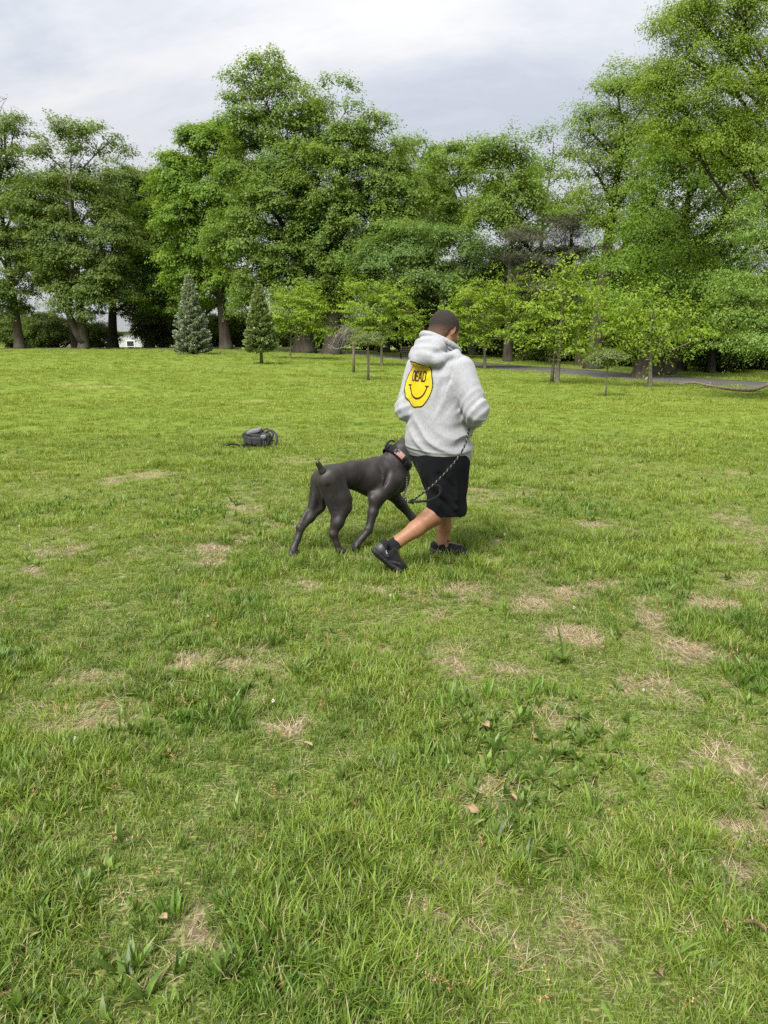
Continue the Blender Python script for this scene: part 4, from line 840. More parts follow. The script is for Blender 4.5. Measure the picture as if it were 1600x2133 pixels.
# ---- spruces
def needle_tree(name, x, y, h, rw, mat, rng, label, skirt, tmat, n_whorl, per):
    root = empty(name, (x, y, tz(x, y)))
    tag(root, label, 'tree')
    T = Tubes(); T.add([(0, 0, -.1), (0, 0, h * .3), (0, 0, h * .97)], [rw * .055 + .04, rw * .04 + .025, .012], 8)
    P, D = [], []
    for q in range(n_whorl):
        t = (q + rng.uniform(-.3, .3)) / n_whorl
        t = min(max(t, 0.0), .985)
        z = skirt + (h - skirt) * t
        L0 = rw * (1 - t) ** 0.85 * (0.92 if t > .08 else .8) + 0.05
        nb = int(9 - 4 * t)
        a0 = rng.random() * 6.28
        for b in range(nb):
            a = a0 + b * 6.283 / nb + rng.normal(0, .22); L = L0 * rng.uniform(.72, 1.12)
            el = rng.uniform(-.12, .16) + .55 * t
            d = np.array([math.cos(a) * math.cos(el), math.sin(a) * math.cos(el), math.sin(el)])
            pts = np.array([[0, 0, z] + d * L * s + [0, 0, -.16 * L * math.sin(s * 2.6) + .10 * L * s * s] for s in np.linspace(0, 1, 6)])
            T.add(pts[[0, 2, 5]], [.016 + .01 * (1 - t), .010, .004], 4)
            sd = np.array([-math.sin(a), math.cos(a), 0])
            m = int(per * (0.35 + L / rw))
            s = rng.uniform(.12, 1, m) ** .55
            base = np.array([np.interp(s, np.linspace(0, 1, 6), pts[:, c]) for c in range(3)]).T
            wid = (0.30 * L) * (1.05 - s) + .03
            lat = rng.uniform(-1, 1, m)
            pp = base + sd * (lat * wid)[:, None] + np.stack([0 * s, 0 * s, rng.normal(0, .022, m) - .05 * np.abs(lat) * wid / (.3 * L + .01)], 1)
            dd = d * 0.75 + sd * (np.sign(lat) * .65)[:, None] + rng.normal(0, .28, (m, 3)) + [0, 0, .22]
            P.append(pp); D.append(dd / np.linalg.norm(dd, axis=1, keepdims=True))
    P = np.concatenate(P); D = np.concatenate(D); n = len(P)
    L = (0.050 * rw + .075) * rng.uniform(.7, 1.3, n)[:, None]; W = L * .30
    s = np.cross(D, rng.normal(size=(n, 3)) * .5 + [0, 0, 1]); s /= np.linalg.norm(s, axis=1, keepdims=True)
    v = np.stack([P, P + D * L * .5 + s * W, P + D * L, P + D * L * .5 - s * W], 1).reshape(-1, 3)
    hgt = np.clip(P[:, 2] / h, 0, 1)
    me = mesh_np('needles', v, np.arange(4 * n).reshape(-1, 4), mat, False,
                 attrs={'tint': ('FACE', rng.random(n)), 'fresh': ('FACE', rng.random(n))})
    obj('trunk', T.mesh('trunk', tmat), root)
    obj('crown', me, root)

def umbrella_sapling(name, x, y, h, rw, rng, label, twigs_left=False, stem_r=.035):
    """little weeping tree on a straight pale stem"""
    root = empty(name, (x, y, tz(x, y)))
    tag(root, label, 'tree')
    T = Tubes(); zt = h * .72
    T.add([(0, 0, -.1), (.01, 0, h * .3), (.0, 0, zt)], [stem_r * 1.25, stem_r, stem_r * .9], 8)
    obj('stem', T.mesh('stem', BARK['pale']), root)
    B = Tubes(); C, O = [], []
    for q in range(30):
        a = rng.random() * 6.283; L = rw * rng.uniform(.45, 1.1); rise = (h - zt) * rng.uniform(.35, 1.0)
        d = np.array([math.cos(a), math.sin(a), 0])
        pts = np.array([[0, 0, zt]] + [d * L * s + [0, 0, zt + rise * math.sin(min(1, s * 1.35) * math.pi * .62) - (s > .6) * (s - .6) * .5 * L] for s in (.3, .6, .85, 1.0)])
        B.add(pts, [.018, .013, .009, .006, .003], 5)
        for s in range(2, 5):
            C.append(pts[s] + rng.normal(0, .03, 3)); O.append(d + [0, 0, .6])
    obj('limb', B.mesh('limb', BARK['grey']), root)
    C = np.array(C); O = np.array(O); O /= np.linalg.norm(O, axis=1, keepdims=True)
    if twigs_left:
        keep = C[:, 0] > -.12 * rw; C, O = C[keep], O[keep]
    me = leaves_mesh('crown', C, O, 'sapling', rng)
    obj('crown', me, root)
    if twigs_left:      # the grey, leafless weeping half
        G = Tubes()
        for q in range(60):
            a = math.pi + rng.normal(0, .75); L = rng.uniform(.5, 1.75) * rw
            d = np.array([math.cos(a), math.sin(a), 0]); z0 = zt + rng.uniform(0, .3) * h; st = d * rng.uniform(0, .5) * rw
            dp = rng.uniform(.25, .75) * h * .55
            pts = [st + [0, 0, z0], st + d * L * .35 + [0, 0, z0 + .08 * h], st + d * L * .7 + [0, 0, z0 - dp * .35] + rng.normal(0, .03, 3), st + d * L * .95 + [0, 0, z0 - dp] + rng.normal(0, .05, 3)]
            G.add(curve_pts(pts, 3), np.linspace(.006, .003, 10), 4)
        for q in range(3):
            G.add([(0, 0, zt * .93), (-.5 * rw, -.1, zt * .82), (-1.2 * rw, -.1 * q, zt * .74), (-1.9 * rw, .05, zt * (.78 + .06 * q))], [.03, .025, .016, .006], 5)
        obj('bare_twigs', G.mesh('bare_twigs', BARK['grey']), root)

def build_small_trees():
    rng = np.random.default_rng(7)
    LEAF['sapling'] = (leaf_material('sapling_leaves', (0.085, 0.125, 0.030), (0.150, 0.195, 0.055), (0.22, 0.26, 0.10)), .075, .45, .17, .45, 1.3, 34, .006)
    blue = leaf_material('blue_spruce_needles', (0.190, 0.245, 0.180), (0.340, 0.400, 0.310), (0.45, 0.50, 0.39), .25)
    green = leaf_material('green_spruce_needles', (0.150, 0.205, 0.085), (0.260, 0.325, 0.150), (0.33, 0.39, 0.19), .25)
    needle_tree('spruce_tree', -13.23, 50.5, 5.25, 1.5, blue, rng, 'dense conical blue spruce with branches down to the grass', .28, BARK['oak'], 34, 170)
    needle_tree('spruce_tree', -6.38, 37.8, 3.95, 1.02, green, rng, 'narrower grey-green spruce on a short bare trunk', .75, BARK['pale'], 30, 140)
    umbrella_sapling('weeping_sapling', -1.37, 32.7, 1.95, .62, rng, 'weeping sapling with grey leafless twigs drooping on its left side', True, .055)
    umbrella_sapling('weeping_sapling', -0.60, 27.2, 1.72, .68, rng, 'small umbrella-shaped sapling, nearest of the pair left of the man', False, .045)
    umbrella_sapling('weeping_sapling', 6.02, 19.5, 1.2, .46, rng, 'small white-stemmed umbrella sapling alone on the lawn before the path', False, .022)

# ---- shrubs along the back
SHRUB_SPOTS = [(-46, 78, 1.2), (-39.5, 79, 1.05), (-35.2, 78, 1.0), (-31.6, 79, .95), (-23.6, 78, 1.25), (-19.5, 79, 0.9), (-15.5, 77, 1.1), (-10.5, 78, .9), (-6.0, 74, 1.25), (-1.5, 73, 1.2), (2.5, 70, 1.3), (6.5, 66, 1.2), (9, 60, 1.2), (12, 56, 1.2), (13.5, 50, 1.1), (16, 47, 1.2), (17.5, 43, 1.2), (19.5, 40, 1.25), (20.5, 36, 1.2), (22.5, 33, 1.1), (13.6, 41.5, .7), (16.2, 35.5, .75), (10.6, 47.5, .7)]
SHRUB_SAY = ['leafy shrub at the far left end of the back hedge', 'leafy shrub behind the left edge elm trunk', 'leafy shrub below the tan building', 'leafy shrub below the grey roof', 'leafy shrub behind the forked elm trunk', 'leafy shrub just left of the small white house',
 'leafy shrub just right of the small white house', 'dark shrub behind the blue spruce', 'dark shrub behind the second spruce', 'dark shrub behind the tallest oak trunk', 'dark shrub left of the park bench, deep in the shade', 'dark shrub behind the park bench', 'dark shrub behind the man, deep in the wood',
 'shrub in the wood right of the man\'s shoulder', 'shrub in the wood behind the slender oak trunk by the path', 'shrub in the wood below the dark pine', 'shrub in the wood behind the small white-stemmed sapling', 'shrub in the wood left of the thick linden trunk', 'shrub in the wood right of the thick linden trunk',
 'shrub in the wood at the right edge under the beech', 'low bush at the path edge below the tall ash', 'low bush at the path edge behind the fallen branch', 'low bush at the path edge beside the slender oak trunk']
def build_shrubs():
    protos = []
    for s in range(3):
        rng = np.random.default_rng(60 + s)
        lobes = [(rng.normal(0, 1.1), rng.normal(0, .6), rng.uniform(1.0, 2.4), rng.uniform(1.1, 1.7), rng.uniform(.9, 1.3), rng.uniform(.9, 1.4), 1.0) for _ in range(7)]
        C, O = clumps_in(lobes, LEAF['shrub'][3], rng, 1.2, -.95)
        C[:, 2] = np.maximum(C[:, 2], .25)
        T = Tubes()
        for q in range(40):
            e = C[rng.integers(len(C))]; b = np.array([rng.normal(0, .3), rng.normal(0, .2), -.1])
            T.add([b, b * .5 + e * .5 + rng.normal(0, .12, 3), e], [.05, .03, .01], 4)
        protos.append((T.mesh('stems', BARK['oak']), leaves_mesh('foliage', C, O, 'shrub', rng)))
    rng = np.random.default_rng(3)
    for i, (x, y, s) in enumerate(SHRUB_SPOTS):
        root = empty('shrub', (x, y, tz(x, y) - .05), rng.random() * 6.28)
        root.scale = (s * 1.15, s, s * rng.uniform(.95, 1.2))
        tag(root, SHRUB_SAY[i], 'shrub', 'shrubs along the back of the lawn and wood')
        st, fo = protos[i % 3]
        obj('stems', st, root); obj('foliage', fo, root)

build_trees()
build_small_trees()
build_shrubs()
# ---------------------------------------------------------------- solid shapes from distance fields (person, dog, shoes, bag)
class Field:
    def __init__(self, lo, hi, h):
        self.lo = np.array(lo, np.float32); self.h = h
        self.n = np.ceil((np.array(hi) - self.lo) / h).astype(int) + 1
        self.D = np.full(self.n, 1.0, np.float32)
        self.ax = [self.lo[i] + np.arange(self.n[i], dtype=np.float32) * h for i in range(3)]
    def _box(self, lo, hi):
        a = np.clip(((np.array(lo) - self.lo) / self.h).astype(int) - 1, 0, self.n)
        b = np.clip(((np.array(hi) - self.lo) / self.h).astype(int) + 2, 0, self.n)
        return a, b
    def apply(self, fn, lo, hi, k=0.02, mode='add'):
        a, b = self._box(np.array(lo) - k - 2.5 * self.h, np.array(hi) + k + 2.5 * self.h)
        if (b <= a).any(): return
        s = tuple(slice(i, j) for i, j in zip(a, b))
        X = self.ax[0][s[0]][:, None, None]; Y = self.ax[1][s[1]][None, :, None]; Z = self.ax[2][s[2]][None, None, :]
        d = fn(X, Y, Z).astype(np.float32)
        o = self.D[s]
        if mode == 'add':
            h = np.clip(k - np.abs(o - d), 0, None) / max(k, 1e-6)
            self.D[s] = np.minimum(o, d) - h * h * k * 0.25
        elif mode == 'cut':
            d = -d
            h = np.clip(k - np.abs(o - d), 0, None) / max(k, 1e-6)
            self.D[s] = np.maximum(o, d) + h * h * k * 0.25
        elif mode == 'clip':
            self.D[s] = np.maximum(o, d)
    def cone(self, p, q, r1, r2, k=0.02, mode='add', squash=None):
        """tapered capsule; squash=(axis, factor) flattens it along a direction"""
        p = np.array(p, float); q = np.array(q, float); e = q - p; L = max(float(e @ e), 1e-9)
        m = max(r1, r2) * (1.0 if squash is None else max(1.0, squash[1]))
        def fn(X, Y, Z):
            x, y, z = X - p[0], Y - p[1], Z - p[2]
            t = np.clip((x * e[0] + y * e[1] + z * e[2]) / L, 0, 1)
            x = x - t * e[0]; y = y - t * e[1]; z = z - t * e[2]
            r = r1 + (r2 - r1) * t
            if squash is not None:
                n = np.array(squash[0], float); n /= np.linalg.norm(n); g = 1 / squash[1] - 1
                w = (x * n[0] + y * n[1] + z * n[2]) * g
                x = x + w * n[0]; y = y + w * n[1]; z = z + w * n[2]
                return (np.sqrt(x * x + y * y + z * z) - r) * min(1.0, squash[1])
            return np.sqrt(x * x + y * y + z * z) - r
        self.apply(fn, np.minimum(p, q) - m, np.maximum(p, q) + m, k, mode)
    def chain(self, pts, rad, k=0.02, **kw):
        for i in range(len(pts) - 1): self.cone(pts[i], pts[i + 1], rad[i], rad[i + 1], k, **kw)
    def ball(self, c, r, axes=None, k=0.02, mode='add'):
        """ellipsoid with radii r along the given axes (rows)"""
        c = np.array(c, float); r = np.broadcast_to(np.array(r, float), (3,)); A = np.eye(3) if axes is None else np.array(axes, float)
        ext = np.sqrt(((A * r[:, None]) ** 2).sum(0))
        def fn(X, Y, Z):
            x, y, z = X - c[0], Y - c[1], Z - c[2]
            u = [(A[i][0] * x + A[i][1] * y + A[i][2] * z) for i in range(3)]
            k0 = np.sqrt(sum((u[i] / r[i]) ** 2 for i in range(3)))
            k1 = np.sqrt(sum((u[i] / r[i] ** 2) ** 2 for i in range(3))) + 1e-6
            return k0 * (k0 - 1) / k1
        self.apply(fn, c - ext, c + ext, k, mode)
    def wave(self, fn):
        """push the surface in and out: D += fn(X, Y, Z)"""
        X = self.ax[0][:, None, None]; Y = self.ax[1][None, :, None]; Z = self.ax[2][None, None, :]
        self.D += fn(X, Y, Z).astype(np.float32)
    def mesh(self, name, mats, relax=2, vert_fn=None, face_mat=None):
        h = self.h
        D = np.clip(self.D, -3 * h, 3 * h)
        g = openvdb.FloatGrid(3 * h)
        g.copyFromArray(np.ascontiguousarray(D), tolerance=0.0)
        P, Q = g.convertToQuads(isovalue=0.0)
        P = np.array(P, np.float32); Q = np.array(Q, np.int32)[:, ::-1]
        # light relaxing to take the grid steps out
        e = np.concatenate([Q[:, [0, 1]], Q[:, [1, 2]], Q[:, [2, 3]], Q[:, [3, 0]]])
        deg = np.bincount(e[:, 0], minlength=len(P)) + np.bincount(e[:, 1], minlength=len(P))
        for it in range(relax):
            S = np.zeros_like(P)
            for c in range(3):
                S[:, c] = np.bincount(e[:, 0], weights=P[e[:, 1], c], minlength=len(P)) + np.bincount(e[:, 1], weights=P[e[:, 0], c], minlength=len(P))
            P = 0.5 * P + 0.5 * S / deg[:, None]
        P = P * h + self.lo
        mi = None
        if face_mat is not None: mi = face_mat(P[Q].mean(1))
        return mesh_np(name, P, Q, mats, True, mi)

def nz3(X, Y, Z, s, seed):
    """cheap smooth wobble in space"""
    r = np.random.default_rng(seed); t = 0
    for i in range(5):
        d = r.normal(size=3); d /= np.linalg.norm(d); w = s * r.uniform(0.6, 1.7)
        t = t + np.sin((X * d[0] + Y * d[1] + Z * d[2]) * w + r.random() * 6.28 + 1.1 * np.sin((X * d[1] + Y * d[2] - Z * d[0]) * w * 0.7))
    return t / 5

def frame(th):
    h = np.array([math.cos(th), math.sin(th), 0]); r = np.array([math.sin(th), -math.cos(th), 0])
    return h, r, np.array([0, 0, 1.0])

# ---------------------------------------------------------------- the person
def skin_material():
    k = NT('skin', 0.5, 0.35)
    nz = k.noise(35, 4, 0.6, k.pos())
    c = k.mix(nz, (0.225, 0.105, 0.054), (0.30, 0.150, 0.083))
    k.color(c)
    k.b.inputs['Subsurface Weight'].default_value = 0.08
    k.b.inputs['Subsurface Radius'].default_value = (0.012, 0.005, 0.003)
    k.b.inputs['Subsurface Scale'].default_value = 0.5
    k.bump(k.noise(220, 3, 0.6, k.pos()), 0.12, 0.003)
    return k.m

def fleece_material():
    k = NT('grey_fleece', 0.95, 0.1)
    f1 = k.noise(170, 3, 0.7, k.mapping(k.pos(), (1, 1, 0.35))); f2 = k.noise(24, 4, 0.6, k.pos())
    c = k.mix(k.ramp(f1, [(0.35, 0.0), (0.65, 1.0)]), (0.255, 0.262, 0.282), (0.345, 0.352, 0.375))
    c = k.mix(k.math('MULTIPLY', f2, 0.25), c, (0.27, 0.275, 0.29))
    k.color(c)
    k.b.inputs['Sheen Weight'].default_value = 0.15
    k.bump(k.noise(300, 3, 0.7, k.pos()), 0.25, 0.002)
    return k.m

def cloth(name, c, rough=0.85, sheen=0.1, scale=260):
    k = NT(name, rough, 0.2 if max(c) > .02 else 0.06)
    nz = k.noise(scale, 2, 0.6, k.pos()); b = k.noise(9, 3, 0.6, k.pos())
    k.color(k.mix(k.math('ADD', k.math('MULTIPLY', nz, 0.5), k.math('MULTIPLY', b, 0.5)), tuple(x * 0.75 for x in c), tuple(x * 1.3 for x in c)))
    k.b.inputs['Sheen Weight'].default_value = sheen
    k.bump(nz, 0.2, 0.002)
    return k.m

# joints (metres)
HIP_R, HIP_L = np.array([.405, 4.575, .87]), np.array([.315, 4.705, .87])
KNEE_R, KNEE_L = np.array([.455, 4.60, .435]), np.array([.430, 4.825, .46])
ANK_R, ANK_L = np.array([.055, 4.440, .195]), np.array([.412, 4.785, .085])
SH_R, SH_L = np.array([.487, 4.515, 1.315]), np.array([.222, 4.765, 1.315])
EL_R, EL_L = np.array([.572, 4.425, 1.065]), np.array([.148, 4.69, 1.055])
WR_R, WR_L = np.array([.545, 4.66, .975]), np.array([.40, 4.88, 1.0])
HEAD = np.array([.392, 4.715, 1.575])
UP_TH, HEAD_TH = R(38), R(43)

def hand(F, wrist, to, grip_axis, side):
    """palm and five curled fingers closed round a line along grip_axis"""
    to = np.array(to, float); to /= np.linalg.norm(to); g = np.array(grip_axis, float); g -= to * (g @ to); g /= np.linalg.norm(g)
    n = np.cross(to, g) * side
    palm = wrist + to * .055
    F.cone(wrist, palm, .026, .034, .01, squash=(n, .6))
    F.cone(palm - g * .02, palm + g * .02, .03, .03, .01, squash=(n, .55))
    for i, (o, L) in enumerate(((-.031, .062), (-.011, .072), (.010, .068), (.030, .052))):
        b = palm + to * .026 + g * o
        p1 = b + to * L * .42 + n * .004; p2 = p1 + (n * .9 + to * .25) * L * .36; p3 = p2 + (n * .3 - to * .95) * L * .34
        F.chain([b, p1, p2, p3], [.0098, .0092, .0084, .0072], .004)
    b = palm - to * .02 - g * .034
    t1 = b - g * .016 + n * .012 + to * .016; t2 = t1 + to * .026 + n * .016 + g * .010; t3 = t2 + to * .012 + g * .022 + n * .006
    F.chain([b, t1, t2, t3], [.014, .0125, .011, .009], .006)

def build_person():
    root = empty('person', (0.30, 4.60, 0))
    tag(root, 'man in grey hoodie and black shorts walking away to the right, leash in hand', 'person')
    inv = Vector((-0.30, -4.60, 0))
    def add(name, me, parent=root):
        o = obj(name, me, parent)
        if parent is root: o.location = inv
        return o
    h, r, up = frame(UP_TH); hh, hr, _ = frame(HEAD_TH)
    skin = skin_material()
    # ---- body
    F = Field((-.08, 4.28, .05), (.75, 5.02, 1.72), .0054)
    pel = (HIP_R + HIP_L) / 2 + [0, 0, .06]
    chest = np.array([.350, 4.645, 1.20]); neck0 = np.array([.352, 4.66, 1.41])
    F.cone(pel, chest, .13, .13, .05, squash=(h, .75)); F.cone(chest, neck0 - [0, 0, .06], .13, .10, .05, squash=(h, .75))
    tilt = R(24)                                     # head bowed
    hu = up * math.cos(tilt) + hh * math.sin(tilt); hf = hh * math.cos(tilt) - up * math.sin(tilt)
    F.cone(neck0 - [0, 0, .03], HEAD - hu * .05 - hf * .015, .064, .058, .03)
    ax = [hf, hr, hu]
    F.ball(HEAD, (.102, .079, .100), ax, .01)                                 # cranium
    F.ball(HEAD - hf * .03 + hu * .005, (.075, .080, .088), ax, .02)          # back of the head
    F.ball(HEAD + hf * .035 - hu * .055, (.068, .062, .075), ax, .03)         # face
    F.cone(HEAD + hf * .055 - hu * .115 - hr * .02, HEAD + hf * .055 - hu * .115 + hr * .02, .026, .026, .03)   # chin
    for s in (-1, 1):
        F.cone(HEAD - hf * .0 - hu * .085 + hr * s * .055, HEAD + hf * .05 - hu * .112 + hr * s * .025, .026, .022, .03)   # jaw
        F.ball(HEAD + hf * .082 - hu * .048 + hr * s * .036, (.022, .028, .018), ax, .02)                                # cheek
        F.ball(HEAD + hf * .094 + hu * .004 + hr * s * .032, (.014, .024, .009), ax, .012)                                # brow
        F.ball(HEAD + hf * .100 - hu * .012 + hr * s * .032, (.010, .014, .009), ax, .006, 'cut')                         # eye socket
        F.ball(HEAD + hf * .088 - hu * .012 + hr * s * .032, (.012, .012, .012), ax, .003)                                # eyeball
        # ear: rim, lobe, bowl
        ec = HEAD - hf * .004 - hu * .022 + hr * s * .080
        en = hr * s * .92 - hf * .40; en /= np.linalg.norm(en); et = np.cross(hu, en)
        F.ball(ec, (.008, .019, .031), [en, et, hu], .006)
        F.ball(ec + en * .010 + et * .003 * s, (.007, .010, .018), [en, et, hu], .004, 'cut')
        F.ball(ec - hu * .026 + en * .001, (.006, .009, .010), [en, et, hu], .005)
    F.cone(HEAD + hf * .100 - hu * .010, HEAD + hf * .118 - hu * .050, .009, .014, .010)      # nose
    for s in (-1, 1): F.ball(HEAD + hf * .108 - hu * .053 + hr * s * .012, (.011, .009, .008), ax, .006)
    F.ball(HEAD + hf * .098 - hu * .078, (.010, .024, .007), ax, .006); F.ball(HEAD + hf * .096 - hu * .090, (.010, .021, .007), ax, .006)
    F.ball(HEAD + hf * .108 - hu * .084, (.008, .022, .002), ax, .003, 'cut')                 # mouth line
    # legs
    for hip, kn, an, fwd in ((HIP_R, KNEE_R, ANK_R, h), (HIP_L, KNEE_L, ANK_L, h)):
        F.cone(hip, kn, .088, .060, .03)
        sh = an - kn; Ls = np.linalg.norm(sh); sd = sh / Ls
        back = -h - sd * (-h @ sd); back /= np.linalg.norm(back)
        F.ball(kn + h * .012 + [0, 0, .0], (.054, .054, .058), None, .03)
        F.chain([kn, kn + sh * .30 + back * .012, kn + sh * .62 + back * .004, kn + sh * .9, an], [.060, .066, .054, .040, .037], .02)
        for s in (-1, 1):      # two heads of the calf
            c = kn + sh * .30 + back * .034 + r * s * .022
            F.cone(c - sd * .05, c + sd * .075, .038, .029, .035)
        F.cone(kn + sh * .55 + back * .026, an + back * .018, .016, .013, .02)          # achilles
        for s in (-1, 1): F.ball(an + r * s * .028 + [0, 0, .004], (.013, .013, .016), None, .012)
    # feet inside the shoes
    for an, toe in ((ANK_R, np.array([.085, 4.455, .06])), (ANK_L, np.array([.54, 4.815, .055]))):
        F.cone(an, toe, .038, .032, .02)
    # arms and hands
    for sh_, el, wr in ((SH_R, EL_R, WR_R), (SH_L, EL_L, WR_L)):
        F.cone(sh_, el, .052, .042, .02); F.cone(el, wr, .042, .026, .02)
    F.cone(SH_R, SH_L, .06, .06, .05)
    hand(F, WR_R, (.02, .10, -.10), (.25, .2, .5), 1)
    hand(F, WR_L, (.12, .02, -.05), (.2, .3, .4), -1)
    body = add('body', F.mesh('body', skin, 2))
    # ---- hair: close crop
    H = Field(HEAD - .16, HEAD + .16, .0045)
    H.ball(HEAD, (.1045, .0825, .1030), ax, .01)
    H.ball(HEAD - hf * .03 + hu * .005, (.079, .0835, .091), ax, .02)
    H.cone(HEAD - hf * .056 - hu * .080 - hr * .025, HEAD - hf * .056 - hu * .080 + hr * .025, .040, .040, .04)
    def hairline(X, Y, Z):
        x, y, z = X - HEAD[0], Y - HEAD[1], Z - HEAD[2]
        f = hf[0] * x + hf[1] * y + hf[2] * z; s = hr[0] * x + hr[1] * y; u = hu[0] * x + hu[1] * y + hu[2] * z
        lim = -.060 - 1.1 * np.clip(-f - .02, 0, .05)                                     # lower at the nape
        lim = np.where(f > -.012, -.036 + np.clip(f - .035, 0, .1) * 1.35, lim)
        around_ear = np.clip(.030 - np.sqrt((f + .010) ** 2 + (u + .034) ** 2), 0, None) * 2.0 * (np.abs(s) > .045)
        return np.maximum((lim - u) * .8 + around_ear + .0025 * nz3(X, Y, Z, 260, 3), -1)
    H.apply(hairline, HEAD - .16, HEAD + .16, .004, 'clip')
    k = NT('cropped_hair', 0.85, 0.25)
    n1 = k.noise(300, 4, 0.8, k.pos()); n2 = k.noise(16, 3, 0.5, k.pos())
    hc = k.mix(k.math('ADD', k.math('MULTIPLY', n1, 0.6), k.math('MULTIPLY', n2, 0.4)), (0.009, 0.008, 0.008), (0.050, 0.038, 0.033))
    dp = k.n('ShaderNodeVectorMath', operation='DOT_PRODUCT'); k.put(dp.inputs[0], k.pos()); dp.inputs[1].default_value = tuple(hu - hf * .35)
    fade = k.ramp(k.math('ADD', k.math('MULTIPLY', k.math('SUBTRACT', dp.outputs['Value'], float(HEAD @ (hu - hf * .35))), 5.0), k.math('ADD', k.math('MULTIPLY', n1, .35), .34)), [(0.05, 1.0), (0.62, 0.0)])
    k.color(k.mix(k.math('MULTIPLY', fade, .85), hc, (0.21, 0.112, 0.068)))
    k.bump(n1, 1.0, 0.006)
    add('hair', H.mesh('hair', k.m, 1))
    # ---- hoodie
    G = Field((-.02, 4.24, .66), (.76, 5.08, 1.62), .0054)
    zs = np.array([.66, .725, .755, .80, .86, .94, 1.03, 1.12, 1.20, 1.28, 1.34, 1.39, 1.45])
    ca = np.array([.214, .216, .218, .230, .230, .220, .213, .212, .216, .216, .186, .130, .08])     # across
    cb = np.array([.170, .172, .174, .186, .186, .174, .164, .156, .152, .146, .128, .100, .07])     # front to back
    cx = np.array([.374, .372, .370, .360, .353, .349, .347, .348, .350, .350, .350, .352, .354])
    cyy = np.array([4.655, 4.653, 4.65, 4.645, 4.64, 4.638, 4.635, 4.635, 4.638, 4.642, 4.648, 4.655, 4.66])
    def torso(X, Y, Z):
        # hem and ribbing droop a little to the front-right
        dz = Z + 0.10 * ((X - .36) * h[0] + (Y - 4.64) * h[1]) * np.clip((1.0 - Z) / .3, 0, 1)
        f = lambda t: np.interp(dz, zs, t).astype(np.float32)
        u = (X - f(cx)) * h[0] + (Y - f(cyy)) * h[1]; v = (X - f(cx)) * r[0] + (Y - f(cyy)) * r[1]
        A, B = f(ca), f(cb)
        q = ((np.abs(v) / A) ** 2.4 + (np.abs(u) / B) ** 2.4) ** (1 / 2.4)
        d = (q - 1) * np.minimum(A, B) * .95
        return np.maximum(d, np.maximum(.745 - dz, Z - 1.46))
    G.apply(torso, (-.02, 4.24, .66), (.76, 5.08, 1.62), .0)
    # shoulders and sleeves
    G.cone(SH_R + [-.05, .05, .012], SH_L + [.05, -.05, .012], .085, .085, .05)
    SL_R = EL_R + (WR_R - EL_R) * .70; SL_L = EL_L + (WR_L - EL_L) * .75
    G.cone(SH_R + [-.01, .01, .0], EL_R, .092, .080, .016); G.cone(EL_R + [0, .005, 0], SL_R, .080, .066, .012)
    G.cone(SH_L + [.01, -.01, .0], EL_L, .090, .074, .016); G.cone(EL_L, SL_L, .074, .06, .02)
    G.ball(EL_R + (WR_R - EL_R) * .55 + [.008, 0, -.035], (.055, .06, .045), None, .03)       # cloth slumped over the cuff
    G.cone(EL_R + (WR_R - EL_R) * .74, EL_R + (WR_R - EL_R) * .90, .043, .041, .010)
    G.cone(EL_L + (WR_L - EL_L) * .78, EL_L + (WR_L - EL_L) * .95, .043, .041, .010)
    # drape: long diagonal folds over the small of the back, rings at the elbows, pulls from the armpits
    def ridge(t, sharp=1.6):
        return 1 - 2 * np.abs(np.sin(t * math.pi)) ** sharp
    def drape(X, Y, Z):
        u = (X - .36) * h[0] + (Y - 4.64) * h[1]; v = (X - .36) * r[0] + (Y - 4.64) * r[1]
        wob = .35 * nz3(X, Y, Z, 13, 21)
        low = np.clip((1.10 - Z) / .16, 0, 1) * np.clip((Z - .775) / .05, 0, 1)
        d = -.017 * ridge((Z * .80 + v * .60) / .085 + wob, 1.2) * low * np.clip(.35 + nz3(X, Y, Z, 9, 22), 0, 1)
        d += -.010 * ridge((Z * .75 - v * .66) / .070 + 1.3 * wob) * low * np.clip(-.05 - nz3(X, Y, Z, 8, 22), 0, 1)
        d += -.006 * ridge(Z / .030 + .8 * wob + v * 2.2, 1.2) * np.clip(1 - np.abs(Z - .80) / .035, 0, 1) * np.clip(.5 + nz3(X, Y, Z, 12, 25), 0, 1)
        mid = np.clip((Z - 1.0) / .1, 0, 1) * np.clip((1.33 - Z) / .1, 0, 1)
        arm = np.clip((np.abs(v) - .085) / .06, 0, 1)
        d += -.008 * ridge((np.abs(v) * .93 - Z * .35) / .062 + wob) * mid * arm * np.clip(.4 + nz3(X, Y, Z, 10, 23), 0, 1)
        d += .0055 * np.exp(-((np.abs(v) - .178 - .10 * (Z - 1.25)) / .0055) ** 2) * np.clip((Z - 1.12) / .04, 0, 1)      # armhole seams
        for el, dirn in ((EL_R, (EL_R - SH_R)), (EL_L, (EL_L - SH_L))):
            q = dirn / np.linalg.norm(dirn)
            rr_ = np.sqrt((X - el[0]) ** 2 + (Y - el[1]) ** 2 + (Z - el[2]) ** 2)
            t = (X - el[0]) * q[0] + (Y - el[1]) * q[1] + (Z - el[2]) * q[2]
            side = (X - el[0]) * .55 - (Y - el[1]) * .3
            d += -.0055 * ridge((t + side) / .060 + 1.6 * wob, 1.4) * np.clip(1.25 - rr_ / .13, 0, 1)
        return d
    G.wave(drape)
    # the hood lying on the back, its thick rim round the neck
    rim = curve_pts([(.480, 4.655, 1.425), (.452, 4.585, 1.450), (.385, 4.545, 1.492), (.300, 4.560, 1.528), (.246, 4.612, 1.535), (.248, 4.69, 1.51), (.305, 4.775, 1.465), (.40, 4.80, 1.42)], 4)
    pass
    b_ = -h
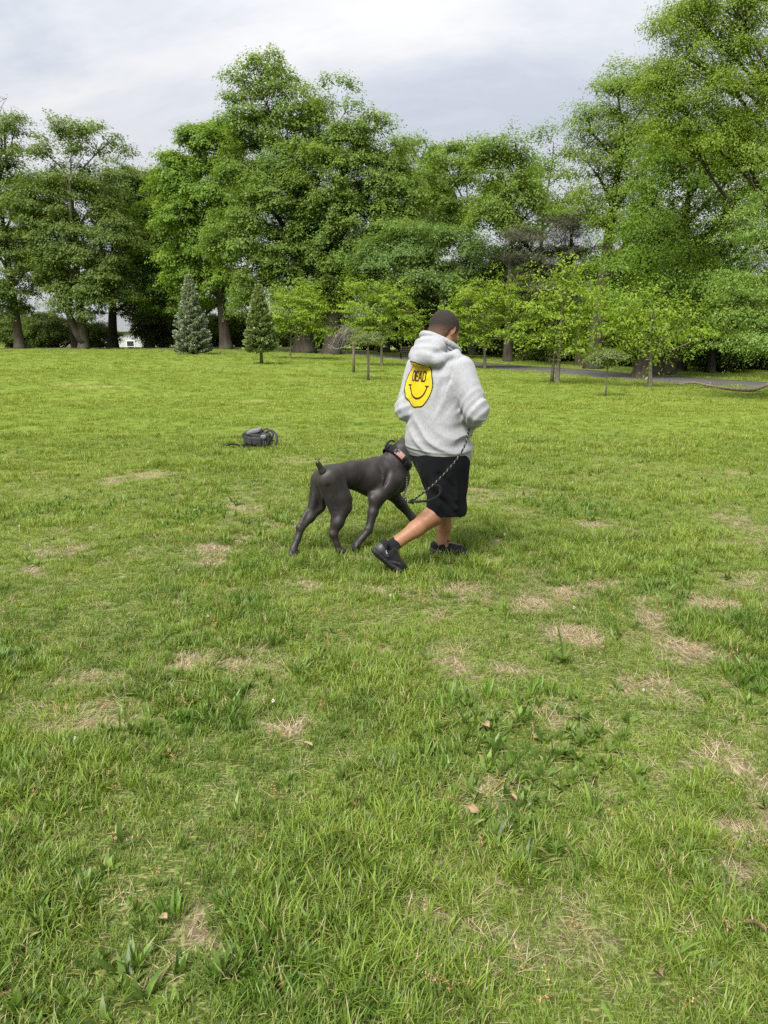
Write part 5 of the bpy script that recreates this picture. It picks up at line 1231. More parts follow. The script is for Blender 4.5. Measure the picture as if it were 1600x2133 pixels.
    bx = np.array([b_, r, up]); tiltb = np.array([b_ * .83 + up * .56, r, up * .83 - b_ * .56])
    G.ball((.285, 4.585, 1.452), (.078, .128, .076), tiltb, .03)
    G.ball((.238, 4.550, 1.405), (.055, .115, .060), tiltb, .03)
    G.cone((.205, 4.545, 1.37), (.33, 4.475, 1.375), .030, .032, .03)       # bag of the hood
    G.cone((.33, 4.475, 1.375), (.455, 4.52, 1.42), .028, .022, .03)
    G.cone((.205, 4.545, 1.37), (.205, 4.68, 1.42), .030, .022, .03)
    rimk = rim[::2]
    def hoodfold(X, Y, Z):
        d = np.full(np.broadcast_shapes(X.shape, Y.shape, Z.shape), 9.0, np.float32)
        for q in rimk: d = np.minimum(d, np.sqrt((X - q[0]) ** 2 + (Y - q[1]) ** 2 + (Z - q[2]) ** 2))
        m = np.clip((Z - 1.345) / .03, 0, 1) * np.clip((.17 - d) / .05, 0, 1)
        return -.0035 * ridge((d + .014 * nz3(X, Y, Z, 16, 41)) / .056 + .15, 1.3) * m * np.clip(.75 + nz3(X, Y, Z, 10, 42), 0, 1)
    G.wave(hoodfold)
    G.chain(rim, np.full(len(rim), .0185), .006)
    # neck opening
    G.cone(neck0 + [.03, .03, -.06], HEAD - hu * .03, .073, .082, .012, 'cut')
    hem = lambda X, Y, Z: (Z + 0.10 * ((X - .36) * h[0] + (Y - 4.64) * h[1]))
    G.wave(lambda X, Y, Z: .0030 * nz3(X, Y, Z, 34, 5) * (np.clip((hem(X, Y, Z) - .76) / .05, 0, 1)) + .0012 * nz3(X, Y, Z, 80, 6) * np.clip((hem(X, Y, Z) - .76) / .05, 0, 1))
    fl = fleece_material()
    k = NT('grey_rib', 0.95, 0.1)
    an = k.n('ShaderNodeTexCoord').outputs['Object']
    k.color(k.mix(k.noise(150, 3, .6, an), (0.26, 0.265, 0.28), (0.35, 0.355, 0.37)))
    k.bump(k.noise(120, 1, .5, k.mapping(an, (1, 1, .03))), .4, .003)
    hood_me = G.mesh('hoodie', [fl, k.m], 2, face_mat=lambda c: ((c[:, 2] + 0.10 * ((c[:, 0] - .36) * h[0] + (c[:, 1] - 4.64) * h[1])) < .795).astype(int))
    hoodie = add('hoodie', hood_me)
    # ---- the print on the back: laid onto the cloth
    bvh = BVHTree.FromPolygons([v.co.copy() for v in hood_me.vertices], [tuple(p.vertices) for p in hood_me.polygons])
    pc = np.array([.352, 4.64, 1.224]) - r * .026; W, Ht = .130, .146
    n = 130
    gx = np.linspace(-1.05, 1.05, n); gy = np.linspace(-1.05, 1.05, n)
    V = np.full((n, n, 3), np.nan)
    src = pc - h * .6
    for i, a in enumerate(gx):
        for j, b in enumerate(gy):
            if a * a + b * b > 1.12: continue
            o = src + r * (a * W) + up * (b * Ht)
            hit = bvh.ray_cast(Vector(o), Vector(h), 0.75)
            if hit[0] is not None:
                V[i, j] = np.array(hit[0]) - h * .0022
    u = (gx[:-1] + gx[1:]) / 2; v = (gy[:-1] + gy[1:]) / 2
    A, B = np.meshgrid(u, v, indexing='ij')
    rr = np.hypot(A, B)
    rr = rr * (1 + np.clip(-B - .45, 0, 1) * (.05 * np.sin(A * 8.5 + .6) - .03))      # the cloth ripples along the lower edge
    disc = rr < .965; ring = (rr >= .945) & (rr < 1.0)
    ink = np.zeros_like(disc)
    # smile with little end ticks
    sr = np.hypot(A, (B - .02) * 1.05); sa = np.degrees(np.arctan2(B - .02, A))
    ink |= (np.abs(sr - .66) < .038 + .012 * np.cos(np.radians(sa + 90))) & (sa < -8) & (sa > -172)
    for s in (-1, 1): ink |= (np.hypot((A - s * .655) / .13, (B + .075 - .03 * np.abs(A - s * .655) / .13) / .045) < 1)
    # DEAD
    def seg(x0, y0, x1, y1, w): 
        ex, ey = x1 - x0, y1 - y0; t = np.clip(((A - x0) * ex + (B - y0) * ey) / (ex * ex + ey * ey), 0, 1)
        return np.hypot(A - x0 - t * ex, B - y0 - t * ey) < w
    y0, y1, w = .14, .54, .042
    cells = [(-.50, -.30), (-.22, -.06), (.0, .24), (.32, .52)]
    for ch, (xa, xb) in zip('DEAD', cells):
        if ch == 'D':
            ink |= seg(xa, y0, xa, y1, w) | seg(xa, y0, xb - .06, y0, w) | seg(xa, y1, xb - .06, y1, w) | seg(xb, y0 + .09, xb, y1 - .09, w) | seg(xb - .06, y0, xb, y0 + .09, w) | seg(xb - .06, y1, xb, y1 - .09, w)
        elif ch == 'E':
            ink |= seg(xa, y0, xa, y1, w) | seg(xa, y0, xb, y0, w) | seg(xa, y1, xb, y1, w) | seg(xa, (y0 + y1) / 2, xb - .03, (y0 + y1) / 2, w)
        else:
            xm = (xa + xb) / 2
            ink |= seg(xa, y0, xm, y1, w) | seg(xb, y0, xm, y1, w) | seg(xa + .06, y0 + .13, xb - .06, y0 + .13, w * .8)
    okc = ~(np.isnan(V[:-1, :-1, 0]) | np.isnan(V[1:, :-1, 0]) | np.isnan(V[1:, 1:, 0]) | np.isnan(V[:-1, 1:, 0]))
    I = np.arange(n * n).reshape(n, n)
    quad = np.stack([I[:-1, :-1], I[:-1, 1:], I[1:, 1:], I[1:, :-1]], -1)
    Vf = np.nan_to_num(V.reshape(-1, 3))
    # skip cells that jump from one fold (or the hood) to the next
    c4 = V[:-1, :-1]; jump = np.linalg.norm(V[1:, 1:] - c4, axis=-1) < .03
    def sub(mask):
        m = mask & okc & jump
        q = quad[m]; used = np.unique(q); rm = np.zeros(n * n, int); rm[used] = np.arange(len(used))
        return Vf[used], rm[q]
    ky = NT('yellow_print', 0.6, 0.3); ky.color(ky.mix(ky.noise(30, 3, .6, ky.pos()), (0.55, 0.37, 0.006), (0.64, 0.45, 0.010)))
    kb = NT('black_print', 0.6, 0.3); kb.color((0.022, 0.018, 0.012))
    vv, qq = sub(disc & ~ink & ~ring)
    pr = obj('smiley_print', mesh_np('smiley_print', vv, qq, ky.m), hoodie)
    pr['label'] = 'round yellow smiley print reading DEAD on the hoodie back'
    vv, qq = sub(ink & disc | ring)
    obj('lettering', mesh_np('lettering', vv, qq, kb.m), hoodie)
    # ---- shorts
    S = Field((.08, 4.30, .28), (.70, 5.08, 1.0), .0054)
    S.cone(pel + [0, 0, -.06], pel + [0, 0, -.18], .150, .165, .05, squash=(h, .88))
    S.cone(HIP_R + [.0, .0, -.10], KNEE_R + [-.055, -.035, .0], .145, .112, .06); S.cone(HIP_L + [0, 0, -.08], KNEE_L + [-.015, -.02, .0], .140, .108, .06)
    S.cone(KNEE_R + [-.055, -.035, 0], KNEE_R + [-.055, -.030, -.13], .112, .108, .03); S.cone(KNEE_L + [-.015, -.02, 0], KNEE_L + [-.01, -.015, -.16], .105, .100, .03)
    S.cone(HIP_R + [.03, .02, -.15], KNEE_R + [.005, .005, -.03], .120, .088, .05); S.cone(KNEE_R + [.005, .005, -.03], KNEE_R + [-.005, 0, -.13], .088, .085, .03); S.cone(HIP_L + [.02, .02, -.15], KNEE_L + [.012, .01, -.1], .110, .085, .05)
    S.ball(HIP_R - h * .06 + [-.01, .03, -.17], (.115, .11, .13), None, .05)                       # seat
    for a, b, w in [((.30, 4.50, .66), (.40, 4.46, .52), .015), ((.33, 4.47, .60), (.46, 4.45, .44), .016), ((.42, 4.44, .70), (.47, 4.44, .5), .013), ((.27, 4.52, .72), (.33, 4.46, .60), .012), ((.36, 4.46, .47), (.45, 4.46, .38), .012)]:
        S.cone(a, b, w, w * .5, .04)
    S.cone((.28, 4.50, .57), (.42, 4.42, .45), .012, .006, .03, 'cut'); S.cone((.35, 4.44, .66), (.45, 4.42, .57), .008, .004, .03, 'cut')
    def hems(X, Y, Z):
        u = (X - .40) * h[0] + (Y - 4.58) * h[1]
        return .372 - .30 * np.clip(-u, -.05, .2) * -.38 - Z - .02 * np.clip((4.68 - Y) / .2, 0, 1) * 0 + .004 * np.sin(X * 45)
    S.apply(hems, (.08, 4.30, .28), (.70, 5.08, 1.0), 0, 'clip')
    # open the legs from below
    S.cone(KNEE_R + [-.055, -.032, -.30], KNEE_R + [-.055, -.034, -.02], .104, .098, .01, 'cut'); S.cone(KNEE_L + [-.012, -.016, -.30], KNEE_L + [-.014, -.02, -.02], .094, .090, .01, 'cut')
    S.wave(lambda X, Y, Z: .004 * nz3(X, Y, Z, 30, 15))
    shorts = add('shorts', S.mesh('shorts', cloth('black_jersey', (0.0065, 0.007, 0.0085), .9, 0.02), 2))
    # ---- socks and shoes
    sockm = cloth('black_sock', (0.012, 0.012, 0.014))
    for an, kn in ((ANK_R, KNEE_R), (ANK_L, KNEE_L)):
        d = (kn - an) / np.linalg.norm(kn - an)
        K = Field(an - .12, an + .14, .0045)
        K.cone(an - d * .05, an + d * .050, .046, .0435, .01)
        K.cone(an - d * .1, an + d * .03, .03, .03, .01)
        K.apply(lambda X, Y, Z: ((X - an[0]) * d[0] + (Y - an[1]) * d[1] + (Z - an[2]) * d[2]) - .048, an - .12, an + .14, 0, 'clip')
        add('sock', K.mesh('sock', sockm, 2))
    up_m = cloth('black_mesh_upper', (0.016, 0.016, 0.017), .7, 0.05, 500)
    ov_m = plain('dark_overlay', (0.045, 0.047, 0.050), .45, .4, .2, 60)
    so_m = plain('black_rubber', (0.020, 0.020, 0.021), .75, .35, .25, 80, .3)
    wh_m = plain('pale_logo', (0.62, 0.64, 0.66), .5, .4, .05, 60)
    lace_m = cloth('black_lace', (0.014, 0.014, 0.015))
    def shoe(heel, toe, sole_up, outer, ankle, bend):
        """heel/toe: ends of the sole line, sole_up: normal out of the shoe's top, bend: how far the forefoot flattens on the ground"""
        heel = np.array(heel, float); toe = np.array(toe, float); f = toe - heel; L = np.linalg.norm(f); f /= L
        u = np.array(sole_up, float); u -= f * (u @ f); u /= np.linalg.norm(u); s = np.cross(f, u)
        if s @ np.array(outer) < 0: s = -s
        P_ = lambda a, b, c: heel + f * (a * L) + s * b + u * c
        bb = [P_(a, b, c) for a in (-.15, 1.15) for b in (-.09, .09) for c in (-.05, .2)]
        lo, hi = np.min(bb, 0), np.max(bb, 0)
        bd = lambda a: bend * max(0, a - .62) ** 2
        # sole
        B = Field(lo, hi, .0042)
        ctr = [(.06, 0, .030), (.30, 0, .034), (.55, .004, .038), (.75, .006, .044), (.95, -.002, .030)]
        for (a, b, w), (a2, b2, w2) in zip(ctr[:-1], ctr[1:]):
            B.cone(P_(a, b, .016 + bd(a)), P_(a2, b2, .016 + bd(a2)), w, w2, .02, squash=(u, .46))
        B.cone(P_(.02, 0, .024), P_(.10, 0, .02), .033, .034, .015, squash=(u, .55))
        def grooves(X, Y, Z):
            t = ((X - heel[0]) * f[0] + (Y - heel[1]) * f[1] + (Z - heel[2]) * f[2])
            c = ((X - heel[0]) * u[0] + (Y - heel[1]) * u[1] + (Z - heel[2]) * u[2])
            return .0022 * (np.sin(t * 330) > .55) * (c < .014) + .0012 * np.cos(c * 700)
        B.wave(grooves)
        so = B.mesh('sole', so_m, 1)
        # upper
        U = Field(lo, hi, .0042)
        U.chain([P_(.10, 0, .055), P_(.32, 0, .058), P_(.55, .003, .050 + bd(.55)), P_(.76, .005, .040 + bd(.76)), P_(.92, -.002, .032 + bd(.92))], [.035, .036, .040, .038, .024], .03)
        U.cone(P_(.09, 0, .06), P_(.10, 0, .096), .034, .032, .02); U.cone(P_(.34, 0, .07), P_(.36, 0, .098), .034, .028, .02)
        U.cone(P_(.34, 0, .095), P_(.64, .002, .062 + bd(.64)), .024, .022, .02)        # tongue ridge
        U.cone(P_(.03, 0, .100), P_(.07, 0, .112), .016, .012, .012)                    # pull tab
        U.cone(P_(.20, 0, .085), P_(.235, 0, .16), .030, .040, .008, 'cut')             # opening
        U.apply(lambda X, Y, Z: .020 - ((X - heel[0]) * u[0] + (Y - heel[1]) * u[1] + (Z - heel[2]) * u[2]), lo, hi, 0, 'clip')
        def fm(c):
            q = c - heel; a = q @ f / L; z = q @ u; b = q @ s
            cup = (a < .30) & (z > .03 + .1 * np.abs(a - .16)) & (z < .082 - .10 * a) | (a < .10) & (z < .075)
            toecap = (a > .86) & (z < .045)
            band = (a > .38) & (a < .66) & (np.abs((z - .03) - (a - .38) * .11) < .007)
            return (cup | toecap | band).astype(int)
        me = U.mesh('shoe', [up_m, ov_m], 1, face_mat=fm)
        o = add('shoe', me)
        obj('sole', so, o)
        T = Tubes()
        for q in range(5):
            a = .40 + q * .055; zc = .1185 - q * .0115 + bd(a)
            T.add([P_(a, -.026, zc - .016), P_(a + .012, -.010, zc + .003), P_(a + .012, .010, zc + .003), P_(a, .026, zc - .016)], .0032, 6)
        for sg in (-1, 1):
            T.add(curve_pts([P_(.39, 0, .122), P_(.36, sg * .020, .138), P_(.42, sg * .034, .130), P_(.41, sg * .008, .120)], 4), .003, 6)
            T.add(curve_pts([P_(.39, 0, .122), P_(.44, sg * .028, .112), P_(.50, sg * .036, .098)], 4), .0028, 6)
        obj('laces', T.mesh('laces', lace_m), o)
        # small pale mark on the heel cup and toe
        for pts in (curve_pts([P_(.15, .0355, .070), P_(.20, .0375, .058), P_(.245, .0378, .066)], 3), [P_(.90, .026, .033 + bd(.9)), P_(.955, .016, .036 + bd(.95))]):
            T = Tubes(); T.add(pts, .0025, 5)
            obj('mark', T.mesh('mark', wh_m), o)
        return o
    shoe((-.072, 4.345, .168), (.110, 4.440, -.012), (.62, .25, .68), (.3, -1, 0), ANK_R, .28)
    shoe((.335, 4.762, .0), (.600, 4.822, .004), (0, 0, 1), (.2, -1, 0), ANK_L, .0)
    return hoodie

build_person()
# ---------------------------------------------------------------- the dog
def build_dog():
    O_ = Vector((-.10, 5.05, 0))
    root = empty('dog', O_)
    tag(root, 'grey short-haired mastiff with docked tail walking beside the man', 'dog')
    def add(name, me, parent=root):
        o = obj(name, me, parent)
        if parent is root: o.location = -O_
        return o
    h, r, up = frame(R(33))
    F = Field((-.76, 4.62, -.03), (.62, 5.66, .86), .0056)
    sq = (r, .80)
    # trunk
    F.chain([(-.385, 4.955, .535), (-.225, 5.065, .545), (-.075, 5.165, .505), (.065, 5.255, .490)], [.086, .080, .126, .118], .035, squash=(r, .80))
    F.chain([(-.40, 4.945, .588), (-.24, 5.055, .598), (-.06, 5.175, .600), (.03, 5.235, .600)], [.042, .032, .040, .046], .04)          # topline, withers
    F.cone((-.06, 5.17, .425), (.06, 5.25, .430), .068, .080, .04)                                                                     # brisket
    F.ball((.115, 5.290, .470), (.075, .085, .105), [h, r, up], .04)                                                                    # forechest
    F.cone((-.25, 5.05, .50), (-.10, 5.15, .44), .052, .076, .04, squash=sq)                                                            # tuck-up
    F.cone((-.285, 4.925, .62), (-.262, 4.945, .48), .012, .008, .035, 'cut')                                                           # flank hollow before the thigh
    F.cone((-.04, 5.08, .60), (.005, 5.10, .45), .008, .006, .03, 'cut')                                                               # behind the shoulder
    # neck and head, looking up at the man
    F.chain([(.045, 5.24, .545), (.095, 5.275, .60), (.150, 5.312, .675)], [.106, .094, .082], .04)
    F.cone((.01, 5.22, .60), (.12, 5.29, .70), .046, .050, .035)                                                                      # crest
    hd = np.array([.86, .46, -.10]); hd /= np.linalg.norm(hd); hs = np.cross(hd, up); hs /= np.linalg.norm(hs); hu = np.cross(hs, hd)
    sk = np.array([.205, 5.350, .695]); HA = [hd, hs, hu]
    F.ball(sk, (.100, .088, .080), HA, .04)
    for s in (-1, 1):
        F.ball(sk + hs * s * .046 - hu * .022 + hd * .01, (.055, .036, .048), HA, .03)                  # cheeks
        F.ball(sk + hd * .072 + hu * .028 + hs * s * .034, (.026, .022, .016), HA, .015)                # brow
        F.ball(sk + hd * .092 + hu * .012 + hs * s * .044, (.012, .012, .010), HA, .006, 'cut')
    mz = sk + hd * .155 - hu * .022
    F.cone(sk + hd * .07 - hu * .012, mz, .058, .046, .03, squash=(hs, .95))
    for s in (-1, 1): F.cone(sk + hd * .10 - hu * .04 + hs * s * .03, mz - hu * .022 + hs * s * .022 - hd * .005, .026, .024, .02)   # flews
    F.cone(sk + hd * .06 - hu * .055, mz - hu * .042 - hd * .02, .030, .024, .02)                       # lower jaw
    F.ball(mz + hd * .040 + hu * .014, (.016, .022, .015), HA, .008)                                     # nose
    # folded ears
    for s in (-1, 1):
        b = sk - hd * .018 + hu * .048 + hs * s * .058
        F.chain([b, b - hd * .010 + hs * s * .034 - hu * .002, b + hd * .006 + hs * s * .046 - hu * .050, b + hd * .018 + hs * s * .040 - hu * .078], [.016, .016, .014, .007], .010, squash=(hs, .6))
    # wrinkled skin behind the collar
    for q in range(3):
        c = np.array([.010 + q * .020, 5.218 + q * .014, .650 + q * .020])
        F.cone(c + r * .02, c + r * .095 - up * .10, .010, .006, .016)
    # hind leg, near (right): planted
    hr_, st, hk, pw = np.array([-.375, 4.895, .545]), np.array([-.282, 4.905, .335]), np.array([-.357, 4.852, .150]), np.array([-.322, 4.856, .030])
    F.cone(hr_ + [.012, 0, 0], st + [-.012, 0, .06], .090, .068, .035, squash=(r, .70)); F.cone(hr_ + [-.028, -.012, -.02], (st + hk) / 2 + [-.036, 0, .09], .066, .040, .03, squash=(r, .70))
    F.cone(st + [-.015, 0, .05], st, .058, .047, .04, squash=(r, .8)); F.chain([st, st * .45 + hk * .55 + [-.002, 0, 0], hk], [.047, .039, .026], .03)
    F.cone((st + hk) / 2 + [-.036, -.01, .055], hk + [-.018, -.010, .012], .019, .012, .02)               # hamstring to the hock
    F.ball(hk + [-.014, -.008, .006], (.020, .020, .024), None, .02)
    F.chain([hk, hk * .45 + pw * .55, pw + [0, 0, .012]], [.027, .022, .024], .015)
    def paw(c, fw, k=1.0, upv=(0, 0, 1), toes=True):
        fw = np.array(fw, float); fw /= np.linalg.norm(fw); uv = np.array(upv, float); uv -= fw * (uv @ fw); uv /= np.linalg.norm(uv); sd = np.cross(fw, uv)
        F.ball(c, (.036 * k, .031 * k, .024 * k), [fw, sd, uv], .02)
        for s, a in ((-1.5, .010), (-.5, .026), (.5, .026), (1.5, .010)):
            b = c + sd * s * .0155 * k + fw * a * k
            F.cone(b + uv * .002, b + fw * .017 * k - uv * .008 * k, .0145 * k, .0125 * k, .006)
            F.cone(b + fw * .024 * k - uv * .004, b + fw * .036 * k - uv * .012, .0048, .003, .004)        # claw
        if toes:
            F.ball(c - uv * .019 * k - fw * .004, (.017, .019, .008), [fw, sd, uv], .004)
            for s in (-1, 0, 1): F.ball(c - uv * .020 * k + fw * .030 * k + sd * s * .017, (.011, .008, .006), [fw, sd, uv], .004)
    paw(pw + [.012, .004, -.004], (.86, .5, -.05))
    # hind leg, far (left): stretched back, pushing off the toes
    hl, sl, kl, pl = np.array([-.445, 5.0, .53]), np.array([-.470, 4.985, .325]), np.array([-.590, 4.858, .195]), np.array([-.637, 4.800, .052])
    F.cone(hl, sl + [.005, .005, .04], .070, .052, .04); F.cone(hl + [-.020, -.02, -.03], (sl + kl) / 2 + [.0, .0, .03], .056, .022, .045)
    F.chain([sl + [0, 0, .03], sl, sl * .5 + kl * .5, kl], [.050, .046, .036, .025], .02)
    F.cone((sl + kl) / 2 + [-.024, -.01, .045], kl + [-.014, -.012, .014], .016, .011, .02)
    F.ball(kl + [-.010, -.012, .008], (.021, .020, .025), None, .02)
    F.chain([kl, kl * .5 + pl * .5, pl + [.0, .0, .02]], [.028, .023, .025], .015)
    paw(pl + [-.002, -.012, -.006], (-.06, -.42, -.90), 1.0, (-.45, .80, -.35))
    # front leg, near (right): lifted, wrist folded
    s1, e1, c1, p1 = np.array([.060, 5.165, .475]), np.array([-.062, 5.075, .345]), np.array([-.112, 5.005, .142]), np.array([-.192, 4.948, .056])
    F.cone(s1 + [-.01, .01, .08], s1 + [-.03, -.02, -.05], .052, .068, .035, squash=(r, .7)); F.cone(s1, e1, .070, .043, .05)
    F.cone(e1 + [.02, .015, .02], e1 + [.0, .0, -.03], .045, .040, .04)
    F.chain([e1, e1 * .6 + c1 * .4, c1 * .9 + e1 * .1, c1], [.043, .038, .027, .028], .015)
    F.ball(e1 + [-.022, -.022, .02], (.022, .022, .026), None, .04)                    # point of the elbow
    F.ball(c1 + [-.018, -.014, .016], (.012, .012, .013), None, .012)                  # wrist pad
    F.chain([c1, c1 * .45 + p1 * .55, p1], [.028, .024, .026], .015)
    paw(p1 + [-.010, -.008, -.012], (-.62, -.42, -.66), .96, (-.45, -.15, .45))
    # front leg, far (left): reaching forward
    s2, e2, c2, p2 = np.array([.055, 5.335, .46]), np.array([.068, 5.335, .335]), np.array([.222, 5.362, .140]), np.array([.315, 5.40, .030])
    F.cone(s2, e2, .066, .052, .04); F.chain([e2, e2 * .6 + c2 * .4, c2], [.050, .041, .028], .02); F.chain([c2, p2 + [-.012, -.005, .012]], [.032, .026], .02)
    F.ball(e2 + [-.03, -.02, .0], (.026, .026, .028), None, .03)
    paw(p2, (.9, .42, -.1))
    # muscle and skin lines: thigh, flank fold, shoulder
    F.cone((-.385, 4.822, .50), (-.345, 4.835, .36), .006, .003, .03, 'cut'); F.cone((-.300, 4.905, .47), (-.262, 4.945, .42), .011, .009, .025)
    F.cone((.035, 5.098, .56), (.00, 5.085, .45), .004, .003, .03, 'cut')
    # under the tail
    F.cone((-.445, 4.895, .50), (-.442, 4.900, .40), .012, .015, .02); F.cone((-.445, 4.885, .535), (-.445, 4.882, .525), .013, .011, .012)
    F.cone((-.475, 4.89, .46), (-.455, 4.92, .33), .016, .010, .03, 'cut')
    F.wave(lambda X, Y, Z: .0010 * nz3(X, Y, Z, 70, 31))
    k = NT('grey_coat', 0.5, 0.4)
    p = k.pos()
    n1 = k.noise(7, 4, .6, p); n2 = k.noise(260, 3, .7, k.mapping(p, (.35, .35, 1))); n3 = k.noise(30, 3, .6, p)
    c = k.mix(k.ramp(n1, [(.32, 0.0), (.68, 1.0)]), (0.006, 0.005, 0.0045), (0.028, 0.022, 0.019))
    c = k.mix(k.math('MULTIPLY', n2, .5), c, (0.010, 0.009, 0.009)); c = k.mix(k.math('MULTIPLY', n3, .2), c, (0.05, 0.041, 0.035))
    k.color(c)
    k.put(k.b.inputs['Roughness'], k.ramp(n2, [(.3, .47), (.7, .62)]))
    k.b.inputs['Sheen Weight'].default_value = 0.04; k.b.inputs['Sheen Roughness'].default_value = 0.4
    k.bump(n2, .25, .003)
    add('body', F.mesh('body', [k.m], 2))
    T = Field((-.56, 4.78, .44), (-.33, 5.02, .72), .0045)
    T.chain([(-.395, 4.900, .545), (-.428, 4.862, .605), (-.458, 4.842, .668)], [.034, .026, .0175], .015)
    T.wave(lambda X, Y, Z: .001 * nz3(X, Y, Z, 90, 33))
    tk = NT('dark_tail_coat', .38, .5); tk.color(tk.mix(tk.noise(60, 3, .6, tk.pos()), (0.012, 0.011, 0.011), (0.030, 0.027, 0.026)))
    add('tail', T.mesh('tail', tk.m, 2))
    # ---- collar: wide black band with handle and a small flag patch
    ca = np.array([.100, 5.278, .622]); nd = np.array([.64, .42, .64]); nd /= np.linalg.norm(nd)
    e1_ = np.cross(nd, up); e1_ /= np.linalg.norm(e1_); e2_ = np.cross(e1_, nd)         # e1_: to the dog's right, e2_: up over the crest
    if e1_ @ r < 0: e1_ = -e1_
    if e2_[2] < 0: e2_ = -e2_
    n = 44; rad = (.113, .122)
    def band(w0, w1, a0, a1, off, nn, thick=.006):
        V = []
        for i in range(nn + 1):
            a = a0 + (a1 - a0) * i / nn
            for ww, o in ((w0, off), (w1, off), (w1, off + thick), (w0, off + thick)):
                V.append(ca + nd * ww + e1_ * math.cos(a) * (rad[0] + o) + e2_ * math.sin(a) * (rad[1] + o))
        V = np.array(V); Fq = []
        for i in range(nn):
            for q in range(4):
                Fq.append((i * 4 + q, i * 4 + (q + 1) % 4, i * 4 + 4 + (q + 1) % 4, i * 4 + 4 + q))
        Fq += [(0, 3, 2, 1), (nn * 4, nn * 4 + 1, nn * 4 + 2, nn * 4 + 3)]
        return V, np.array(Fq)
    web = cloth('black_webbing', (0.012, 0.012, 0.013), .8, .1, 400)
    V, Q = band(-.028, .028, 0, 2 * math.pi, 0.0, n)
    col = add('collar', mesh_np('collar', V, Q, web, True))
    col['label'] = 'wide black tactical collar with handle and small flag patch'
    T = Tubes()
    pts = [ca + e2_ * (rad[1] + .004) + e1_ * .02 + nd * t + e2_ * z for t, z in ((-.030, .0), (-.034, .018), (-.018, .032), (.018, .036), (.046, .026), (.054, .002))]
    T.add(curve_pts(pts, 5), .0095, 8, .7)
    obj('handle', T.mesh('handle', web), col)
    bm = bmesh.new(); bm_box(bm, Vector(ca + e2_ * (rad[1] * .80) + e1_ * (rad[0] * .66) + nd * .0), (.030, .030, .020), Matrix([list(nd), list(e1_), list(e2_)]).transposed(), .004)
    bm_obj('buckle', bm, plain('dark_metal', (0.05, 0.05, 0.052), .35, .5), col)
    T = Tubes(); rc = ca - e2_ * (rad[1] + .016); T.add([rc + nd * math.cos(a) * .016 + e2_ * math.sin(a) * .016 for a in np.linspace(0, 6.283, 14)], .003, 6)
    obj('ring', T.mesh('ring', plain('steel', (0.35, 0.35, 0.36), .3, .5, .05)), col)
    # flag patch: thirteen stripes and a grey canton, muted
    red = plain('patch_red', (0.32, 0.055, 0.050), .9, .1, .1, 300); pale = plain('patch_cream', (0.50, 0.46, 0.42), .9, .1, .1, 300); grey = plain('patch_canton', (0.12, 0.135, 0.15), .9, .1, .2, 300)
    a0, a1 = R(14), R(50)
    fp = obj('flag_patch', mesh_np('flag_patch', *band(-.022, .022, a0, a1, .0065, 10, .0018), pale), col)
    for i in range(0, 13, 2):
        w0 = -.021 + .042 * i / 13
        lim = a1 if w0 < 0.0015 else a0 + (a1 - a0) * .60
        obj('stripe', mesh_np('stripe', *band(w0, w0 + .042 / 13, a0 + .01, lim - .01, .0084, 8, .0008), red), fp)
    obj('canton', mesh_np('canton', *band(.0015, .021, a0 + (a1 - a0) * .62, a1 - .01, .0084, 6, .0008), grey), fp)
    return ca, e2_, rad, rc

DOG_RING = build_dog()[3]

# ---------------------------------------------------------------- the leash
def build_leash():
    k = NT('striped_rope', .7, .25)
    u = k.attr('along')
    w = k.math('FRACT', k.math('MULTIPLY', u, 30.0))
    c = k.mix(k.ramp(w, [(0.0, 1.0), (.16, 1.0), (.20, 0.0), (.98, 0.0)]), (0.010, 0.010, 0.011), (0.19, 0.185, 0.15))
    k.color(c); k.bump(k.noise(350, 2, .6, k.pos()), .4, .003)
    root = empty('leash', tuple(DOG_RING)); loc = -Vector(DOG_RING)
    tag(root, 'black rope leash with pale flecks running from dog collar to the man\'s hand', 'leash')
    def rope(name, pts, rad, mat, m=6):
        P = curve_pts(pts, m); T = Tubes(); T.add(P, rad, 8)
        me = T.mesh(name, mat)
        L = np.concatenate([[0], np.cumsum(np.linalg.norm(np.diff(P, axis=0), axis=1))])
        al = np.concatenate([np.repeat(L, 8) + np.tile(np.arange(8) / 8 * .016, len(P)), [L[-1], 0]])
        a = me.attributes.new('along', 'FLOAT', 'POINT'); a.data.foreach_set('value', al.astype(np.float32))
        o = obj(name, me, root); o.location = loc
        return o
    blk = cloth('black_rope', (0.011, 0.011, 0.012))
    knot = np.array([.180, 4.46, .487])
    rope('rope', [DOG_RING, (.165, 5.05, .46), (.140, 4.80, .46), (.128, 4.60, .50), (.150, 4.49, .478), knot], .0062, k.m)
    rope('rope', [knot + [.004, 0, .004], (.235, 4.40, .545), (.30, 4.375, .605), (.38, 4.365, .690), (.45, 4.365, .775), (.505, 4.40, .86), (.532, 4.47, .93), (.552, 4.60, .955), (.566, 4.735, .895)], .0062, k.m)
    rope('handle', [knot, (.225, 4.395, .500), (.30, 4.365, .520), (.352, 4.358, .560), (.350, 4.360, .605), (.315, 4.366, .615)], .0078, blk)
    F = Field(knot - .05, knot + .05, .004)
    F.ball(knot, (.019, .015, .014), None, .004); F.cone(knot + [-.012, -.006, -.006], knot + [.014, -.008, .010], .009, .009, .004); F.cone(knot + [.0, -.01, .012], knot + [.006, -.012, -.012], .008, .008, .004)
    o = obj('knot', F.mesh('knot', blk, 1), root); o.location = loc

build_leash()
